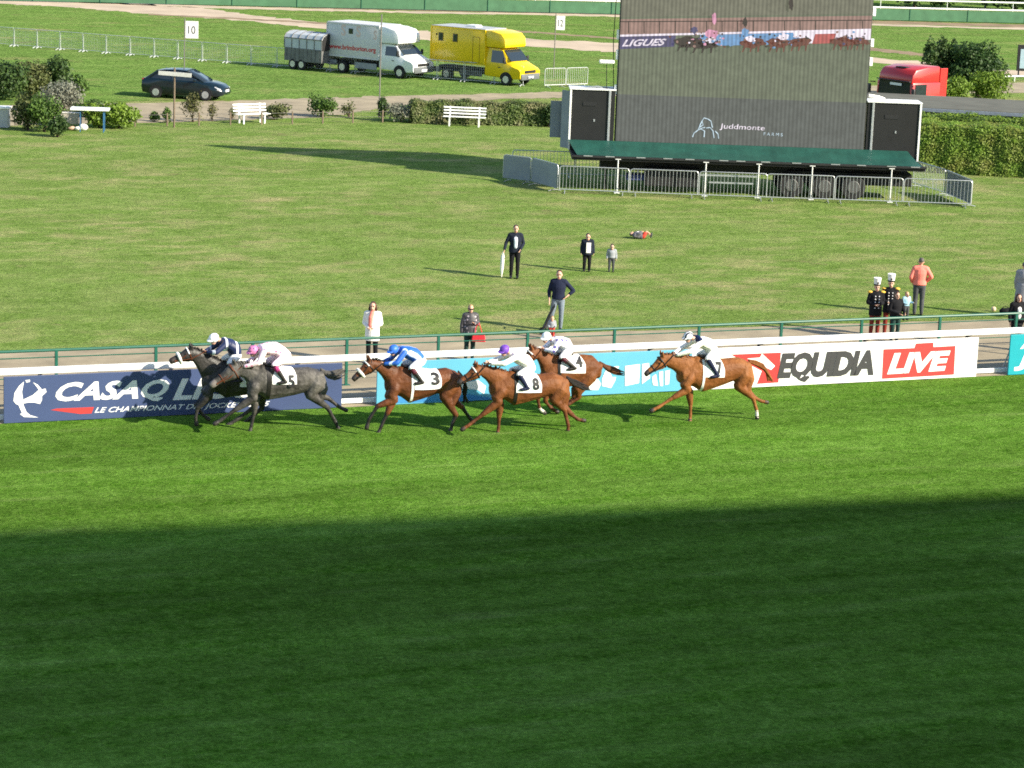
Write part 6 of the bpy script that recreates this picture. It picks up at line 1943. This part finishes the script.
# ================================================================== furniture of the lawn
def bench(label, px, py, ang, wd=2.05):
    p = at(px, py)
    root = thing("park_bench", label, "bench", p, R(ang), "white slatted benches by the sandy road")
    s1, s2 = MB(), MB()
    for i in range(3):
        s1.box((0, -.08 + i * .15, .45), (wd, .11, .035), bev=.008)
    for i, z_ in enumerate((.58, .72, .86)):
        s2.box((0, .36 + i * .03, z_), (wd, .03, .075), (R(-12), 0, 0), bev=.008)
    s1.build("seat", WHITE, root); s2.build("backrest", WHITE, root)
    for x in (-wd / 2 + .32, wd / 2 - .32):
        MB().box((x, .08, .41), (.07, .52, .05)).box((x, -.12, .2), (.07, .06, .4)).box((x, .33, .2), (.07, .06, .4)).box((x, .385, .66), (.06, .04, .52), (R(-12), 0, 0)).build("leg", WHITE, root)
bench("white slatted bench at the left, turned a little towards the right", 253, 123.5, 34, 1.75)
bench("white slatted bench in front of the low hedge", 464, 126.5, 178 - 180, 2.05)
def flag(label, px, py, topy, text, board):
    p = at(px, py)
    s_ = px_per_m(p)
    h_ = (py - topy) / s_ * 1.0
    root = thing("distance_flag", label, "sign", p, 0, "numbered boards on thin poles")
    MB().tube([(0, 0, 0), (0, 0, h_)], .028, 6).build("pole", M("pole_metal", (.16, .15, .14), .6), root)
    w_, hh = board
    b_ = MB().box((w_ / 2 + .04, 0, h_ - hh / 2 - .12), (w_, .025, hh), bev=.004).build("board", WHITE, root)
    x0, z0 = .04 + w_ * .22, h_ - hh - .12 + hh * .26
    text_on(b_, text, [(x0, z0), (x0 + w_ * .56, z0), (x0 + w_ * .56, z0 + hh * .46), (x0, z0 + hh * .46)], PGREY, -.018, name="number", bold=.0)
    return root
flag("white board numbered 10 on a thin pole behind the car", 184, 94.5, 19, "10", (.66, .88))
flag("white board numbered 12 on a thin pole right of the yellow van", 553.5, 77, 14, "12", (.50, .82))
def pole(label, px, py, topy):
    p = at(px, py); s_ = px_per_m(p)
    root = thing("thin_pole", label, "pole", p)
    MB().tube([(0, 0, 0), (0, 0, (py - topy) / s_)], .032, 6).build("shaft", M("pole_metal", (.16, .15, .14), .6), root)
    MB().tube([(0, 0, 0), (0, 0, .25)], .055, 8).build("socket", BLACKP, root)
pole("tall thin dark pole in front of the white lorry", 379, 117.5, 15)
p = at(174, 127.5); s_ = px_per_m(p)
sp = thing("signpost", "wooden post with a long pale direction board in front of the car", "sign", p)
hp = (127.5 - 68) / s_
MB().tube([(0, 0, 0), (0, 0, hp)], .045, 8).build("post", WOOD, sp)
MB().box((.03, -.08, hp - .28), (1.52, .04, .19), (0, R(2.5), 0), bev=.006).build("board", M("pale_grey_board", (.48, .48, .46), .6), sp)
# table
p = at(90, 131.5)
tb = thing("table", "white topped table on blue legs in front of the bright green shrubs", "table", p, R(4))
MB().box((0, 0, 1.02), (1.72, .75, .10), bev=.015).build("tabletop", WHITE, tb)
BLUEL = M("blue_leg_paint", (.03, .12, .26), .5)
for x in (-.42, .62):
    for y in (-.28, .28):
        MB().tube([(x, y, 0), (x, y, .98)], .024, 7).build("leg", BLUEL, tb)
p = at(83, 131)
bx = thing("rubbish_sack", "pale crumpled sacks lying beneath the white table", "sack", p)
sB = Shape(); sB.ell((0, .1, .16), (.22, .18, .17), 'a'); sB.ell((-.22, .05, .10), (.18, .14, .10), 'a'); sB.ell((-.55, .1, .10), (.20, .14, .10), 'b')
sB.build("sack_body", {'a': WHITEC, 'b': fab("pale_brown", 190, 160, 140)}, bx, voxel=.02)
p = at(62, 126)
wl = thing("low_wall", "short pale low wall half hidden between the shrubs and the table", "wall", p)
MB().box((0, 0, .35), (1.5, .2, .5), bev=.02).build("masonry", M("pale_masonry", (.50, .45, .38), .8, var=.15), wl)
MB().box((0, 0, .62), (1.6, .26, .05), bev=.01).build("coping", M("pale_coping", (.62, .58, .52), .8), wl)
p = at(2, 128)
wb_ = thing("cabinet_box", "white topped grey cabinet at the left frame edge", "cabinet", p)
MB().box((-.1, .25, .44), (.75, .5, .86), bev=.02).build("cabinet_body", M("pale_grey_board", (.48, .48, .46), .6), wb_)
MB().box((-.1, .25, .91), (.90, .62, .10), bev=.02).build("lid", WHITE, wb_)
# info board at the right edge
p = at(1022, 78)
ib = thing("notice_board", "dark framed notice board at the right frame edge beyond the round tree", "sign", p)
MB().tube([(-.25, 0, 0), (-.25, 0, .5)], .05, 6).tube([(.45, 0, 0), (.45, 0, .5)], .05, 6).build("leg", BLACKP, ib)
MB().box((.1, 0, 1.25), (1.0, .10, 1.62), bev=.02).build("frame", BLACKP, ib)
MB().box((.16, -.06, 1.2), (.76, .02, 1.2)).build("panel", M("pale_blue_panel", (.36, .48, .55), .4), ib)
# low kerb of the road behind the kiosk
p0, p1 = at(985, 82), at(1100, 80)
ku = (p1 - p0)
kb = thing("kerb_rail", "low white rail beside the sandy road at the right", "rail", p0, math.atan2(ku.y, ku.x))
MB().tube([(0, 0, .32), (ku.length, 0, .32)], .05, 6).build("top_rail", WHITEP, kb)
for k in range(5):
    MB().tube([(k * ku.length / 4, 0, 0), (k * ku.length / 4, 0, .3)], .035, 6).build("post", WHITEP, kb)
# low wire fence between lawn and road
w0, w1 = at(135, 126.5), at(412, 122)
wu = (w1 - w0); wfn = thing("wire_fence", "low wire fence on thin wooden posts between lawn and sandy road", "fence", w0, math.atan2(wu.y, wu.x))
for z_ in (.28, .52):
    MB().tube([(0, 0, z_), (wu.length, 0, z_)], .009, 4).build("wire", M("pole_metal", (.16, .15, .14), .6), wfn)
for k in range(10):
    MB().box((wu.length * k / 9, 0, .30), (.06, .06, .60)).build("post", WOOD, wfn)

# ================================================================== the grandstand whose shade lies across the turf (right of the viewer, out of the picture)
ga, gb = at(0, 530), at(1024, 493)
gdir = (gb - ga).normalized()
GZ = 33.0
cot = 1 / math.tan(R(SUN_EL))
mid = at(512, 511.5) + Vector((math.cos(R(SUN_TRAVEL)), -math.sin(R(SUN_TRAVEL)), 0)) * cot * (GZ + .8)
gs = thing("grandstand", "grandstand with a long flat cantilever roof standing beside the turf course", "building", (mid.x, mid.y, 0), math.atan2(gdir.y, gdir.x))
CONC = M("concrete", (.40, .39, .36), .85, var=.12, scale=.5)
MB().box((10, -24, GZ + .4), (110, 48, .8)).build("roof", CONC, gs)
tiers = MB()
for k in range(18):
    tiers.box((16, -12 - k * 1.5, .4 + k * .45), (80, 1.5, .8 + k * .9))
tiers.build("seating_tiers", CONC, gs)
MB().box((16, -46, GZ / 2), (96, .6, GZ)).build("wall", CONC, gs)
for k in range(6):
    MB().tube([(-18 + k * 14, -30, 0), (-18 + k * 14, -30, GZ)], .5, 10).build("column", CONC, gs)
